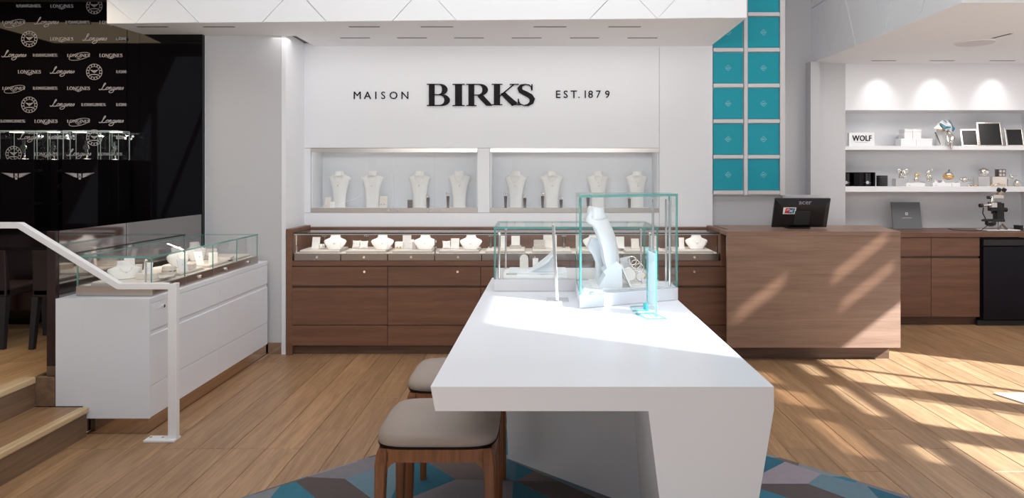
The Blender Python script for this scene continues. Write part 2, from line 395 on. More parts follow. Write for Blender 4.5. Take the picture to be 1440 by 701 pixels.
def logo_script():
    s = .0062; strokes = []
    def sc(pts, w=.006):
        P = []
        for i in range(len(pts)-1):
            p0 = pts[max(i-1, 0)]; p1 = pts[i]; p2 = pts[i+1]; p3 = pts[min(i+2, len(pts)-1)]
            for k in range(5):
                t = k/5; f = lambda a, b, c, d: .5*((2*b)+(-a+c)*t+(2*a-5*b+4*c-d)*t*t+(-a+3*b-3*c+d)*t**3)
                P.append((f(p0[0], p1[0], p2[0], p3[0]), f(p0[1], p1[1], p2[1], p3[1])))
        P.append(pts[-1]); P = [((x+.25*z-15)*s, (z-2)*s) for x, z in P]
        strokes.append(ribbon(P, w*.7))
    sc([(-1, 1.2), (0, 0), (2, .6), (4, 4.5), (6, 8), (5, 9), (3.8, 6.5), (3.4, 3), (2.6, .4), (4.5, .2), (7, .3), (8.5, 1.5)], .0075)
    sc([(9.5, 3.8), (8, 2), (9, .2), (11, 1.5), (10.5, 3.6), (9.4, 3.6), (12, 3.2), (12.6, 3.6), (12.4, 0), (13.6, 3.2), (14.8, 3.6), (14.8, .4), (16, .8)], .006)
    sc([(19.5, 3.4), (17.5, 3.2), (17, .8), (19, .8), (19.8, 3.6), (18.6, -2.6), (15, -4), (13, -2.4), (15, -1), (19, 0), (21, 1)], .006)
    sc([(21.2, 3.6), (21, .3), (22.2, 1), (22.8, 3.6), (22.6, 0), (24, 3.4), (25, 3.4), (24.9, .3), (26.2, 1.4), (28, 2.6), (27, 3.6), (26.4, 1.2), (27.6, .2), (29.4, 1.6), (30.6, 3.6), (31.2, 1.4), (29.8, .2)], .006)
    return merge(*strokes)
def logo_circle():
    m = merge(ribbon(arc(0, 0, .065, .065, 0, 360, 40), .004), ribbon(arc(0, 0, .044, .044, 0, 360, 32), .003), at(wing(.072, .020), 0, 0, .004), ribbon([(-.03, -.022), (.03, -.022)], .006))
    top = [('V', 150), ('A', 120), ('L', 90), ('R', 60), ('E', 30)]
    for k in range(14):
        a = math.radians(360*k/14+12); q = ribbon([(.049*math.cos(a), .049*math.sin(a)), (.060*math.cos(a), .060*math.sin(a))], .007); m = merge(m, q)
    return m
LM = {}
for k, f in (('n', logo_sans), ('w', logo_serif), ('e', logo_ell), ('s', logo_script), ('c', logo_circle)):
    mb = f(); me = D.meshes.new('printed_logo'); me.from_pydata(mb.v, [], mb.f); me.materials.append(MATS['print_silver']); LM[k] = me
ev = [41.4, 87, 132.7, 171+8]; od = [19.2, 64.8, 110.4, 156]
rows = ['nwcn', 'esnw', 'cwsn', 'snew', 'wscn', 'enws', 'csnw', 'nwes', 'snce', 'cwsn', 'swns', 'ncew', 'wsns']
for r, row in enumerate(rows):
    for c, k in enumerate(row):
        px = (ev if r % 2 == 0 else od)[c]; py = 8.6+23.15*r
        lim = px*.001
        if k in 'nwe' and px > 170: 
            px = 171.5; mb = fit(text_mb('LON', .03, 1.15), .075, .024)
            me = D.meshes.new('printed_logo'); me.from_pydata(mb.v, [], mb.f); me.materials.append(MATS['print_silver']); o = D.objects.new('printed_logo', me)
        elif px > 165 and k in 'sc': continue
        else: o = D.objects.new('printed_logo', LM[k])
        COL.objects.link(o); o.parent = wb; o.location = (X(px, LY), LY-.0022, Z(py, LY))
# low partition
wp = sroot('wall_left')
MB().box(-2.81, -2.762, 4.813, 5.9, .34, 1.178).build('panel', 'mirror_steel', wp)
MB().box(-2.81, -2.762, 4.13, 4.807, .34, 1.178).build('panel', 'mirror_steel', wp)
MB().box(-2.808, -2.765, 4.115, 5.9, .0, 1.176).build('backing', 'dark_panel', wp)
MB().box(-2.815, -2.764, 4.10, 4.128, .40, 1.178).build('end_post', 'dark_panel', wp, .002)
MB().box(-2.815, -2.762, 4.10, 4.128, .34, .40).build('post_foot', 'steel_dark', wp, .002)
pr = sroot('wall_pier')
MB().box(-2.757, -2.122, 5.95, 6.6, .10, 2.671).build('plaster', 'grey_wall', pr)
MB().box(-2.762, -2.757, 5.945, 6.6, .10, 2.672).build('edge_strip', 'wall_white', pr)
MB().box(-2.757, -2.122, 5.965, 6.6, 0, .10).build('skirting', 'mirror_steel_warm', pr)
# ---- white back wall with two niches
WY = 6.43
N1 = (X(437, WY), X(671.5, WY)); N2 = (X(689, WY), X(927, WY)); NZ = (Z(299, WY), Z(208.5, WY))
bw = sroot('wall_back'); XL = -2.083; XR = X(1002, WY); g = .003
MB().box(XL, N2[1], WY, WY+.06, NZ[1]+g, 2.70).build('panel', 'wall_white', bw)
MB().box(N2[1]+g, XR, WY, WY+.40, .9, 2.70).build('panel', 'wall_white', bw)
MB().box(XL, N1[0]-g, WY, WY+.06, NZ[0]-.0, NZ[1]).build('panel', 'wall_white', bw)
MB().box(N1[1]+g, N2[0]-g, WY, WY+.06, NZ[0], NZ[1]).build('panel', 'wall_white', bw)
MB().box(XL, N2[1], WY, WY+.06, .8, NZ[0]-g).build('panel', 'wall_white', bw)
MB().box(XL-.3, XR, WY+.40, WY+.45, .3, 2.9).build('backing', 'wall_white', bw)
MB().box(-2.12, -2.083, 5.95, WY+.4, 0, 2.70).build('return_panel', 'wall_white', bw)
def pane(mb, ax, c, a0, a1, z0, z1, t=.006):
    """vertical glass sheet: one glass face (0), polished edges (1) all round with real thickness"""
    if ax == 'y': v = [(a0, c, z0), (a1, c, z0), (a1, c+t, z0), (a0, c+t, z0), (a0, c, z1), (a1, c, z1), (a1, c+t, z1), (a0, c+t, z1)]; fs = [(0, 3, 2, 1), (4, 5, 6, 7), (0, 1, 5, 4), (1, 2, 6, 5), (3, 0, 4, 7)]; ms = [1, 1, 0, 1, 1]
    else: v = [(c, a0, z0), (c+t, a0, z0), (c+t, a1, z0), (c, a1, z0), (c, a0, z1), (c+t, a0, z1), (c+t, a1, z1), (c, a1, z1)]; fs = [(0, 3, 2, 1), (4, 5, 6, 7), (0, 1, 5, 4), (1, 2, 6, 5), (2, 3, 7, 6)]; ms = [1, 1, 1, 0, 1]
    return mb.add(v, fs, ms)
def lid(mb, poly, z0, z1):
    """horizontal glass sheet: polished edges and one glass face on top"""
    n = len(poly); return mb.add([(x, y, z0) for x, y in poly]+[(x, y, z1) for x, y in poly], [tuple(range(n, 2*n))]+[(k, (k+1) % n, n+(k+1) % n, n+k) for k in range(n)], [0]+[1]*n)
def rect(x0, x1, y0, y1): return [(x0, y0), (x1, y0), (x1, y1), (x0, y1)]
def vitrine(n, seams, label):
    x0, x1 = n; t = thing('wall_vitrine', label, 'display case', ((x0+x1)/2, WY, NZ[0]))
    z0, z1 = NZ; y1 = WY+.32
    m = MB(); m.box(x0, x1, y1, y1+.012, z0, z1); m.box(x0-.001, x0+.012, WY+.02, y1, z0, z1); m.box(x1-.012, x1+.001, WY+.02, y1, z0, z1)
    m.box(x0, x1, WY+.02, y1, z0-.0, z0+.036); m.box(x0, x1, WY+.02, y1, z1-.012, z1)
    m.build('lining', 'wall_white', t)
    MB().box(x0, x1, WY-.002, WY+.02, z1-.038, z1).build('top_trim', 'steel', t)
    MB().box(x0, x1, WY-.002, WY+.02, z0, z0+.040).build('bottom_trim', 'steel', t)
    MB().box(x0+.05, x1-.05, WY+.03, WY+.045, z1-.018, z1-.0125).build('led_strip', 'led', t)
    cuts = [x0]+[X(s, WY) for s in seams]+[x1]
    for a, b in zip(cuts, cuts[1:]): pane(MB(), 'y', WY+.004, a+.0015, b-.0015, z0+.041, z1-.039).build('glass_door', ['glass', 'glass_edge_soft'], t)
    for s in seams:
        for d in (-.045, .045): MB().cyl((X(s, WY)+d, WY-.008, z0+.02), (X(s, WY)+d, WY-.001, z0+.02), .008).build('lock', 'chrome', t)
    area('vitrine_light', ((x0+x1)/2, WY+.040, z1-.014), x1-x0-.1, .02, 1.3, (1, .97, .94), (0, .55, -1))
    return t
vitrine(N1, [553, 611], 'left recessed glass-fronted wall case with steel trims and four busts')
vitrine(N2, [808], 'right recessed glass-fronted wall case behind the glass cases on table')
# ---- sign lettering (raised)
sg = thing('wall_sign', 'large black raised serif letters reading BIRKS on the white wall', 'sign', (X(676, WY), WY, Z(134, WY)))
xx = X(602, WY); widths = [47, 21, 47, 50, 38]
for ch, a, b in zip('BIRKS', [600.5, 636.5, 656, 691.5, 727.5], [633, 653.5, 692, 732.5, 752.5]):
    m, w_ = serif(ch, .19, .045, 0, .010)
    vx0 = min(v[0] for v in m.v); vx1 = max(v[0] for v in m.v); vz0 = min(v[2] for v in m.v); vz1 = max(v[2] for v in m.v)
    X0, X1 = X(a, WY), X(b, WY); Z0, Z1 = Z(149.3, WY), Z(118.3, WY)
    m.v = [(X0+(v[0]-vx0)/(vx1-vx0)*(X1-X0), WY-.014+v[1], Z0+(v[2]-vz0)/(vz1-vz0)*(Z1-Z0)) for v in m.v]
    m.build('letter', 'letter_black', sg)
def sign_word(txt, xs, ztop, zbot, label):
    t = thing('wall_sign', label, 'sign', (X(xs[0], WY), WY, Z(zbot, WY)))
    for ch, px in zip(txt, xs):
        m = text_mb(ch, .06, 1, 0 if ch in 'M' else .004); h = (zbot-ztop)*WY/1000
        k = h/.73 if ch != '.' else h/.73
        hh = h if ch != '.' else h*.17
        s_ = hh/m.h; m.xf(Matrix.Diagonal((s_, 1, s_, 1))); 
        m.v = [(v[0], -.006 if v[1] < 0 else 0, v[2]) for v in m.v]
        at(m, X(px, WY), WY-.001, Z(zbot, WY)+hh/2).build('letter', 'letter_black', t)
sign_word('MAISON', [502.5, 517, 528.6, 539, 553.5, 569.5], 129, 139.5, 'small black capitals reading MAISON left of the big name')
sign_word('EST.1879', [785, 795.5, 807, 814.2, 823, 830.5, 841.5, 854], 127.5, 138, 'small black characters reading EST.1879 right of the big name')
# ---- soffit above the back wall
SZ = 2.672
so = sroot('ceiling_soffit')
pf = lambda px: (lambda t: (-3.30+t*(1.573+3.30), 5.48+t*(5.28-5.48)))((px-150)/900)
# fascia points on the slightly skewed plane
def fas(px):
    # intersect the view column with the fascia plane: X=(px-752)/1000*Y and line from (-3.30,5.48) to (1.573,5.28)
    k = (px-752)/1000; sl_ = (5.28-5.48)/(1.573+3.30); Y_ = (5.48+sl_*3.30)/(1-sl_*k); return (k*Y_, Y_)
base = [(-3.30, 5.50), (1.573, 5.30), (1.60, WY+.02), (-3.24, 5.98)]
MB().prism([(-3.30, 5.50), (1.573, 5.30), (1.60, WY+.44), (-2.0, WY+.44), (-2.0, 5.97), (-3.24, 5.97)], SZ, SZ+.04).build('soffit_board', 'ceiling_white', so)
MB().prism([(-3.28, 5.53), (1.55, 5.33), (1.58, 7.0), (-3.22, 7.0)], SZ+.04, 3.9).build('core', 'gap_grey', so)
B = {0: 150, 1: 191, 2: 280, 3: 369, 4: 459, 5: 552, 6: 642, 7: 829, 8: 924.5, 9: 1017, 10: 1050}
T = {0: 150, 1: 233, 2: 415, 3: 597, 4: 877, 5: 971, 6: 1050}
ZT = 2.935
tri = [[('b', 0), ('b', 1), ('m', 150)], [('b', 1), ('t', 1), ('t', 0), ('m', 150)], [('b', 1), ('b', 2), ('t', 1)], [('b', 2), ('b', 3), ('t', 2), ('t', 1)], [('b', 3), ('b', 4), ('t', 2)],
       [('b', 4), ('b', 5), ('t', 3), ('t', 2)], [('b', 5), ('b', 6), ('t', 3)], [('b', 6), ('b', 7), ('t', 4), ('t', 3)], [('b', 7), ('b', 8), ('t', 4)], [('b', 8), ('t', 5), ('t', 4)],
       [('b', 8), ('b', 9), ('t', 5)], [('b', 9), ('b', 10), ('t', 6), ('t', 5)]]
for i, pg in enumerate(tri):
    pts = []
    for k, n in pg:
        if k == 'b': x_, y_ = fas(B[n]); pts.append((x_, y_, SZ))
        elif k == 't': x_, y_ = fas(T[n]); pts.append((x_, y_, ZT))
        else: x_, y_ = fas(150); pts.append((x_, y_, 2.86))
    c = sum((Vector(p) for p in pts), Vector())/len(pts)
    sh = []
    for p in pts:
        d = Vector(p)-c; d2 = d*(1-.0028/max(d.length, .01)); q = c+d2; q.z = min(max(q.z, SZ+.001), ZT-.001) if Vector(p).z > SZ+.01 else SZ+.0005; sh.append(q)
    tilt = [0, .006, .010, .003][i % 4]
    fr_ = [(p.x, p.y-tilt*(1 if j % 2 else .3), p.z) for j, p in enumerate(sh)]; bk = [(p.x, p.y+.03, p.z) for p in sh]
    MB().loft([[tuple(p) for p in bk], fr_]).build('fascia_panel', 'ceiling_white', so)
a_, b_ = fas(150), fas(1050)
MB().prism([a_, b_, (b_[0], b_[1]+.1), (a_[0], a_[1]+.1)], ZT+.003, 3.9).build('upper_fascia', 'ceiling_white', so)
MB().prism([(b_[0]-.02, b_[1]+.03), (b_[0], b_[1]+.01), (1.60, 7.0), (1.57, 7.0)], SZ+.002, 3.9).build('side_fascia', 'ceiling_white', so)
MB().prism([(a_[0], a_[1]+.02), (a_[0]+.03, a_[1]+.02), (-3.21, 5.89), (-3.24, 5.89)], SZ+.002, 3.9).build('side_fascia', 'ceiling_white', so)
# linear downlights
def slot(px0, px1, Y_, label, grp, z=SZ, y2=None):
    xa, xb = X(px0, Y_), X(px1, y2 or Y_); cx = (xa+xb)/2; cy = (Y_+(y2 or Y_))/2; L_ = math.hypot(xb-xa, (y2 or Y_)-Y_)
    t = thing('linear_downlight', label, 'downlight', (cx, cy, z), grp); ORG[t.name] = Vector((0, 0, 0))
    m = MB(); h = .020; m.box(-L_/2, L_/2, -h, -h+.003, -.0008, 0); m.box(-L_/2, L_/2, h-.003, h, -.0008, 0); m.box(-L_/2, -L_/2+.003, -h, h, -.0008, 0); m.box(L_/2-.003, L_/2, -h, h, -.0008, 0)
    m.build('frame', 'white_plastic', t); MB().box(-L_/2+.003, L_/2-.003, -h+.003, h-.003, -.0006, 0).build('aperture', 'recess_dark', t)
    t.rotation_euler = (0, 0, math.atan2((y2 or Y_)-Y_, xb-xa)); return t
ordn = ['first', 'second', 'third', 'fourth', 'fifth', 'sixth', 'seventh']
for i, (a, b) in enumerate([(192, 237), (285, 331), (490, 535), (591, 638), (750, 797), (855, 902)]): slot(a, b, 5.60, 'thin dark slot light, %s from left in front row of soffit' % ordn[i], 'slot lights in the front soffit row')
for i, (a, b) in enumerate([(478, 521), (558, 601), (638, 681), (719, 762), (801, 843), (882, 925)]): slot(a, b, 6.05, 'thin dark slot light, %s from left in rear row of soffit' % ordn[i], 'slot lights in the rear soffit row')
for i, (a, b) in enumerate([(1225, 1261), (1307, 1343), (1391, 1428)]):
    slot(a, b, 7.25, 'dark slot light above the alcove shelves, %s from left' % ordn[i], 'slot lights over the shelves')
slot(1395, 1423, 6.07, 'slanted dark slot light beside the round ceiling speaker', None, SZ, 5.86)
spk = thing('ceiling_speaker', 'round white flush speaker in the alcove ceiling', 'speaker', (X(1371, 6.27), 6.27, SZ))
MB().lathe([(.165, -.006), (.165, 0)], (X(1371, 6.27), 6.27, SZ), 36).build('rim', 'white_plastic', spk)
MB().lathe([(.150, -.009), (.155, -.006)], (X(1371, 6.27), 6.27, SZ), 36).build('grille', 'off_white_frame', spk)
# ---- teal panelled wall right of the soffit
tw = sroot('wall_teal'); TY = 6.44
tx0, tx1 = X(1003, TY), X(1103.5, TY); tz0 = Z(275, TY)
MB().box(tx0, tx1, TY+.02, TY+.12, tz0, 4.2).build('backing', 'off_white_frame', tw)
cols = [(1003, 1045), (1051.5, 1096)]
prx = [(1046, 1051), (1096.5, 1103.5)]
pitch = 50.1
for a, b in prx: MB().box(X(a, TY), X(b, TY), TY-.012, TY+.03, tz0, 4.2).build('frame_post', 'off_white_frame', tw, .001)
for r in range(13):
    y0 = 268-pitch*r; zb = Z(y0, TY); zt = Z(y0-44, TY)
    for ci, (a, b) in enumerate(cols):
        c = (X(a, TY)+X(b, TY))/2
        if zt > 4.15: continue
        p = MB().box(X(a, TY)+.002, X(b, TY)-.002, TY, TY+.02, zb+.002, zt-.002).build('teal_panel', 'teal', tw, .002)
        zc = (zb+zt)/2; s_ = .026
        dm = merge(ribbon([(c-s_, zc), (c, zc+s_), (c+s_, zc), (c, zc-s_), (c-s_, zc)], .003, TY-.0015), ribbon([(c-.010, zc+.003), (c+.010, zc+.003)], .003, TY-.0015), ribbon([(c-.010, zc-.004), (c+.010, zc-.004)], .003, TY-.0015))
        e = dm.build('diamond_mark', 'teal_print', p)
        q = MB().box(X(a, TY)-(.006 if ci == 0 else 0), X(b, TY), TY-.012, TY+.03, zb-.0, zb-.034)
        q.box(0, 0, 0, 0, 0, 0) if False else None
        MB().box(X(a, TY), X(b, TY), TY-.012, TY+.03, zb-.034, zb-.001).build('frame_rail', 'off_white_frame', tw)
MB().box(tx0, 2.62, TY+.06, TY+.16, .9, tz0).build('lower_panel', 'grey_wall', tw)
# ---- grey wall between teal wall and alcove
gw = sroot('wall_grey')
MB().box(tx1, 3.25, 7.44, 7.55, 0, 4.2).build('plaster', 'grey_wall', gw)
MB().box(tx1-.01, tx1+.01, TY+.03, 7.44, 0, 4.2).build('return', 'grey_wall', gw)
MB().box(X(1140, 7.3), X(1153, 7.3)+.0, 7.30, 7.44, 0, SZ).build('stub', 'grey_wall', gw)
# ---- right alcove
al = sroot('ceiling_alcove')
MB().box(2.895, 5.75, 4.82, 7.9, SZ, SZ+.05).build('board', 'ceiling_white', al)
MB().box(2.93, 5.75, 4.84, 7.9, SZ+.05, 3.9).build('core', 'gap_grey', al)
MB().box(2.895, 5.75, 4.80, 4.83, SZ+.02, 3.9).build('front_fascia', 'ceiling_white', al)
MB().box(2.94, 4.4, 4.79, 4.80, SZ+.03, 2.90).build('sign_band', 'diffuser', al) if False else None
# triangular bulkhead panels facing left (x = 2.9)
yy = [4.82, 5.35, 5.88, 6.41, 6.94, 7.44]; z0, z1 = SZ, 3.25
def tp(pts):
    c = Vector((0, sum(p[0] for p in pts)/3, sum(p[1] for p in pts)/3)); q = []
    for y_, z_ in pts:
        d = Vector((0, y_, z_))-c; d *= (1-.006/d.length); p = c+d; q.append((p.y, p.z))
    ox = random.uniform(0, .006)
    MB().loft([[(2.93, a, b) for a, b in q], [(2.898-ox, a, b) for a, b in q]]).build('bulkhead_panel', 'ceiling_white', al)
for k in range(2):
    za = z0+(z1-z0)*k; zb = z1+(z1-z0)*k
    for i in range(5):
        ym = (yy[i]+yy[i+1])/2
        tp([(yy[i], za), (yy[i+1], za), (ym, zb)])
        if i < 4: tp([(ym, zb), (yy[i+1], za), ((yy[i+1]+yy[i+2])/2, zb)])
    tp([(yy[0], za), ((yy[0]+yy[1])/2, zb), (yy[0]+.002, zb)]); tp([(yy[5], za), (yy[5]-.002, zb), ((yy[4]+yy[5])/2, zb)])
AY = 7.46
wr = sroot('wall_right_rear')
nx0, nx1 = X(1175, AY), X(1436, 7.80)
MB().box(X(1154, AY), 5.75, AY, AY+.04, Z(155, AY), SZ).build('lintel', 'wall_white', wr)
MB().box(X(1154, AY), nx0, AY, AY+.04, 0, Z(155, AY)).build('side_panel', 'wall_white', wr)
MB().box(nx1, 5.75, AY, AY+.04, 0, Z(155, AY)).build('side_panel', 'wall_white', wr)
MB().box(nx0-.02, nx0, AY+.04, AY+.36, .5, Z(155, AY)).build('niche_side', 'wall_white', wr)
MB().box(nx1, nx1+.02, AY+.04, AY+.36, .5, Z(155, AY)).build('niche_side', 'wall_white', wr)
MB().box(nx0-.02, nx1+.02, AY+.34, AY+.38, .5, Z(155, AY)+.05).build('niche_back', 'wall_white', wr)
MB().box(nx0, nx1, AY+.04, AY+.36, Z(155, AY), Z(155, AY)+.02).build('niche_top', 'wall_white', wr)
SH1 = (Z(211, AY), Z(205.5, AY)); SH2 = (Z(270, AY), Z(262.5, AY))
s1 = MB().box(nx0+.001, nx1-.001, AY-.005, AY+.338, *SH1).build('wall_shelf', 'wall_white', None, .001); tag(s1, 'upper white wall shelf carrying picture frames and vase', 'shelf')
s2 = MB().box(nx0+.001, nx1-.001, AY-.005, AY+.338, *SH2).build('wall_shelf', 'wall_white', None, .001); tag(s2, 'lower white wall shelf carrying silver figurines and black box', 'shelf')
for i, px in enumerate([1240, 1319, 1403]):
    l = D.lights.new('shelf_spot', 'SPOT'); l.energy = 6.0; l.spot_size = math.radians(66); l.spot_blend = .9; l.shadow_soft_size = .02; l.color = (1, .97, .95)
    o = D.objects.new('shelf_spot', l); COL.objects.link(o); o.location = (X(px, 7.36), 7.20, SZ-.01); o.rotation_euler = Vector((0, .62, -1)).to_track_quat('-Z', 'Y').to_euler()
# ---- unseen rest of the hall: window walls to the right and behind, ceiling, left wall
wr2 = sroot('wall_right'); RX = 5.6
YA, YB = -1.6, 7.9
# unseen openings shaped to throw the sun patches: y0, y1, z0, z1, tinted pane?
OPEN = [(1.15, 2.01, .04, 2.60, 0), (2.29, 2.86, .04, 2.60, 0), (2.875, 2.91, .04, 2.60, 0), (3.16, 3.55, .04, 2.60, 0), (3.60, 4.5, .04, 2.60, 0),
        (2.30, 2.95, 2.694, 2.773, 0), (3.18, 3.52, 2.694, 2.773, 0), (1.55, 1.80, 2.72, 2.79, 0),
        (3.76, 4.03, 2.87, 2.99, 1), (3.72, 4.00, 3.14, 3.27, 1), (3.24, 3.50, 3.44, 3.57, 1), (2.25, 2.60, 2.93, 3.13, 1), (1.42, 2.00, 2.96, 3.10, 1), (2.75, 3.05, 3.0, 3.12, 1),
        (-.66, .02, 4.74, 5.44, 0)]
ys_ = sorted({YA, YB}|{v for o in OPEN for v in o[:2]}); zs_ = sorted({0, 6.1}|{v for o in OPEN for v in o[2:4]})
for za, zb in zip(zs_, zs_[1:]):
    run = None
    for ya_, yb_ in list(zip(ys_, ys_[1:]))+[(YB, YB)]:
        hole = ya_ == YB or any(o[0] <= ya_ < o[1] and o[2] <= za < o[3] for o in OPEN)
        if not hole and run is None: run = ya_
        if hole and run is not None: MB().box(RX, RX+.03, run, ya_, za, zb).build('panel', 'wall_white', wr2); run = None
for o in OPEN:
    if o[4]: MB().box(RX+.01, RX+.014, o[0], o[1], o[2], o[3]).build('sun_dimmer_pane', 'tinted', wr2)  # added panes that dim the sunbeams into soft patches
wf = sroot('wall_front')
for x_ in (-6.2, -3.3, -.4, 2.5, 5.5): MB().box(x_-.06, x_+.06, -1.62, -1.5, 0, 6).build('mullion', 'black_matte', wf)
MB().box(-6.2, 5.7, -1.62, -1.5, 5.0, 6.1).build('lintel', 'wall_white', wf); MB().box(-6.2, 5.7, -1.62, -1.5, 2.7, 2.8).build('transom', 'black_matte', wf); MB().box(-6.2, 5.7, -1.62, -1.5, 0, .12).build('sill', 'black_matte', wf)
hc = MB().box(-6.3, 5.75, -1.6, 7.9, 5.95, 6.05).build('ceiling', 'ceiling_white'); struct(hc)
lc = MB().box(-6.2, -3.34, 3.2, 5.98, 2.94, 2.99).build('ceiling_left', 'black_matte'); struct(lc)
wl = MB().box(-6.3, -6.2, -1.6, 7.9, -.05, 6.05).build('wall_far_left', 'black_matte'); struct(wl)
wk = MB().box(-6.3, 5.75, 7.9, 8.0, -.05, 6.05).build('wall_rear', 'grey_wall'); struct(wk)
up = MB().box(-6.2, -3.34, 5.9, 6.0, 2.99, 5.95).build('wall_upper_left', 'grey_wall'); struct(up)
# ================================================================== FURNITURE
# ---- long walnut back counter
CY = 5.93
cb = thing('counter_surround', 'long walnut counter surround of end panels, rail and plinth under the sign', 'counter', (0, 6.1, 0))
cx0, cx1 = X(402.5, CY), X(1022, CY)-.004
u = [406, 545, 676, 808, 940, 1021]
ux = [X(p, CY) for p in u]
MB().box(cx0, X(411, CY), CY-.002, 6.42, .0, Z(322.5, CY)).build('end_panel', 'walnut', cb, .002)
MB().box(X(1013.5, CY), cx1, CY-.002, 6.42, .742, 1.05).build('end_panel', 'walnut', cb, .002)
MB().box(X(411, CY), X(1013.5, CY), CY, 6.40, .745, .786).build('rail', 'walnut', cb, .001)
MB().box(X(411, CY), X(1013.5, CY), 6.39, 6.428, .786, 1.036).build('back_board', 'walnut', cb)
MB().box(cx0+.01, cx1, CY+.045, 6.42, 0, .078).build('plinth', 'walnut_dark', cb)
kn = [512.6, 643.6, 774, 906, 976]
UL = ['walnut drawer unit at the far left of the long counter', 'walnut drawer unit second from left, left of the white table', 'walnut drawer unit directly behind the low glass case', 'walnut drawer unit hidden behind the white table top', 'narrow walnut drawer unit beside the reception desk']
for i in range(5):
    a, b = ux[i]+.002, ux[i+1]-.002
    du = thing('drawer_unit', UL[i], 'cabinet', ((a+b)/2, 6.1, .0785), 'drawer units of the long counter')
    MB().box(a-.0015, b+.0015, CY+.021, 6.38, .0785, .742).build('carcass', 'walnut_dark', du)
    d1 = MB().box(a, b, CY, CY+.02, .580, .736).build('drawer', 'walnut', du, .0015)
    kx = X(kn[i], CY); zc = Z(382.5, CY)
    MB().cyl((kx, CY-.010, zc), (kx, CY, zc), .010, 14).build('lock', 'chrome', d1)
    MB().box(a, b, CY, CY+.02, .252, .560).build('drawer', 'walnut', du, .0015)
    MB().box(a, b, CY, CY+.02, .080, .246).build('drawer', 'walnut', du, .0015)
# glass showcase on the back counter
gc = thing('glass_showcase', 'long built-in glass showcase with steel fronts on the walnut counter', 'display case', (0, 6.1, .787))
gx0, gx1 = X(411.5, CY)+.004, X(1013, CY)-.004; seams = [412.5+66.15*k for k in range(9)]+[1012]
GY = 5.955
for k in range(9):
    a, b = X(seams[k], CY)+.003, X(seams[k+1], CY)-.003
    f = MB().box(a, b, GY-.015, GY, .789, .846).build('steel_front', 'steel_mid', gc, .001)
    c = (a+b)/2; MB().cyl((c, GY-.026, .8175), (c, GY-.015, .8175), .010, 14).build('lock', 'chrome', f)
    pane(MB(), 'y', GY-.012, a, b, .849, 1.010, .006).build('glass_front', ['glass_clear', 'glass_edge_soft'], gc)
MB().box(gx0, gx1, GY, 6.388, .835, .846).build('deck', 'linen', gc)
lid(MB(), rect(gx0, gx1, GY-.014, 6.38), 1.012, 1.022).build('glass_top', ['glass_clear', 'glass_edge_dark'], gc)
MB().box(gx0, gx1, GY-.004, GY+.010, 1.002, 1.0105).build('led_profile', 'steel', gc)
MB().box(gx0+.01, gx1-.01, GY+.011, GY+.018, 1.003, 1.0095).build('led_strip', 'led', gc)
for px in (414.5, 1009): MB().box(X(px, CY), X(px, CY)+.01, GY, GY+.01, .846, 1.002).build('corner_post', 'chrome', gc)
for px in (611.3, ): MB().box(X(px, CY)-.004, X(px, CY)+.004, GY-.002, GY+.006, .846, 1.01).build('division_post', 'steel_dark', gc)
area('showcase_light', (-.2, 5.99, 1.0), 3.4, .02, 1.15, (1, .92, .82), (0, .5, -1))
# ---- left white counter
lw = thing('white_counter', 'white lacquered drawer counter on the left beside the steps', 'counter', (-2.47, 5.0, 0))
c0, c1, ya, yb = -2.757, -2.216, 4.09, 5.90
poly = [(-2.757, ya), (-2.225, ya), (-2.225, yb), (-2.757, yb)]
MB().box(-2.60, -2.224, ya, yb, .100, .790).build('body', 'lacquer', lw, .0015)
MB().box(-2.757, -2.6, ya, yb, .171, .790).build('body', 'lacquer', lw, .0015)
MB().box(-2.224, c1, ya, ya+.012, .100, .790).build('edge_strip', 'lacquer', lw)
MB().box(-2.224, c1, ya+.012, yb, .762, .790).build('edge_strip', 'lacquer', lw)
fx = -2.219
ym = 2.216/.4446; ylist = [(ya+.014, ym-.0015), (ym+.0015, yb-.004)]
for i, (a, b) in enumerate(ylist):
    d = MB().box(-2.226, c1+.0005, a, b, .605, .758).build('drawer', 'lacquer', lw, .0015)
    ky = 4.235 if i == 0 else 5.80
    MB().cyl((c1, ky, .722), (c1+.012, ky, .722), .010, 14).build('lock', 'chrome', d)
    MB().box(-2.226, c1+.0005, a, b, .286, .575).build('drawer', 'lacquer', lw, .0015)
    MB().box(-2.226, c1+.0005, a, b, .103, .283).build('drawer', 'lacquer', lw, .0015)
    MB().box(-2.2262, -2.222, a, b, .575, .605).build('finger_pull', 'lacquer', lw)
MB().box(-2.60, -2.245, 4.125, 5.94, 0, .0995).build('plinth', 'mirror_steel_warm', lw)
# glass case on it
lg = thing('glass_showcase', 'glass showcase with steel base on the white left counter', 'display case', (-2.46, 5.0, .791))
a0, a1, b0, b1 = -2.690, -2.242, 4.17, 5.765
bs = [4.17, 4.568, 4.966, 5.364, 5.765]
MB().box(a0, a1, b0, b0+.012, .792, .850).build('steel_front', 'steel', lg, .001)
MB().box(a0, a0+.012, b0+.013, b1, .792, .850).build('steel_front', 'steel', lg)
for k in range(4):
    f = MB().box(a1-.012, a1, bs[k]+(.0135 if k == 0 else .002), bs[k+1]-.002, .792, .850).build('steel_front', 'steel', lg, .001)
    c = (bs[k]+bs[k+1])/2; MB().cyl((a1, c, .822), (a1+.011, c, .822), .010, 14).build('lock', 'chrome', f)
    pane(MB(), 'x', a1-.010, bs[k]+.002, bs[k+1]-.002, .852, 1.014, .007).build('glass_front', ['glass', 'glass_edge'], lg)
pane(MB(), 'y', b0+.002, a0+.002, a1-.011, .852, 1.014, .007).build('glass_end', ['glass', 'glass_edge'], lg)
pane(MB(), 'y', b1-.010, a0+.002, a1-.011, .852, 1.014, .007).build('glass_end', ['glass', 'glass_edge'], lg)
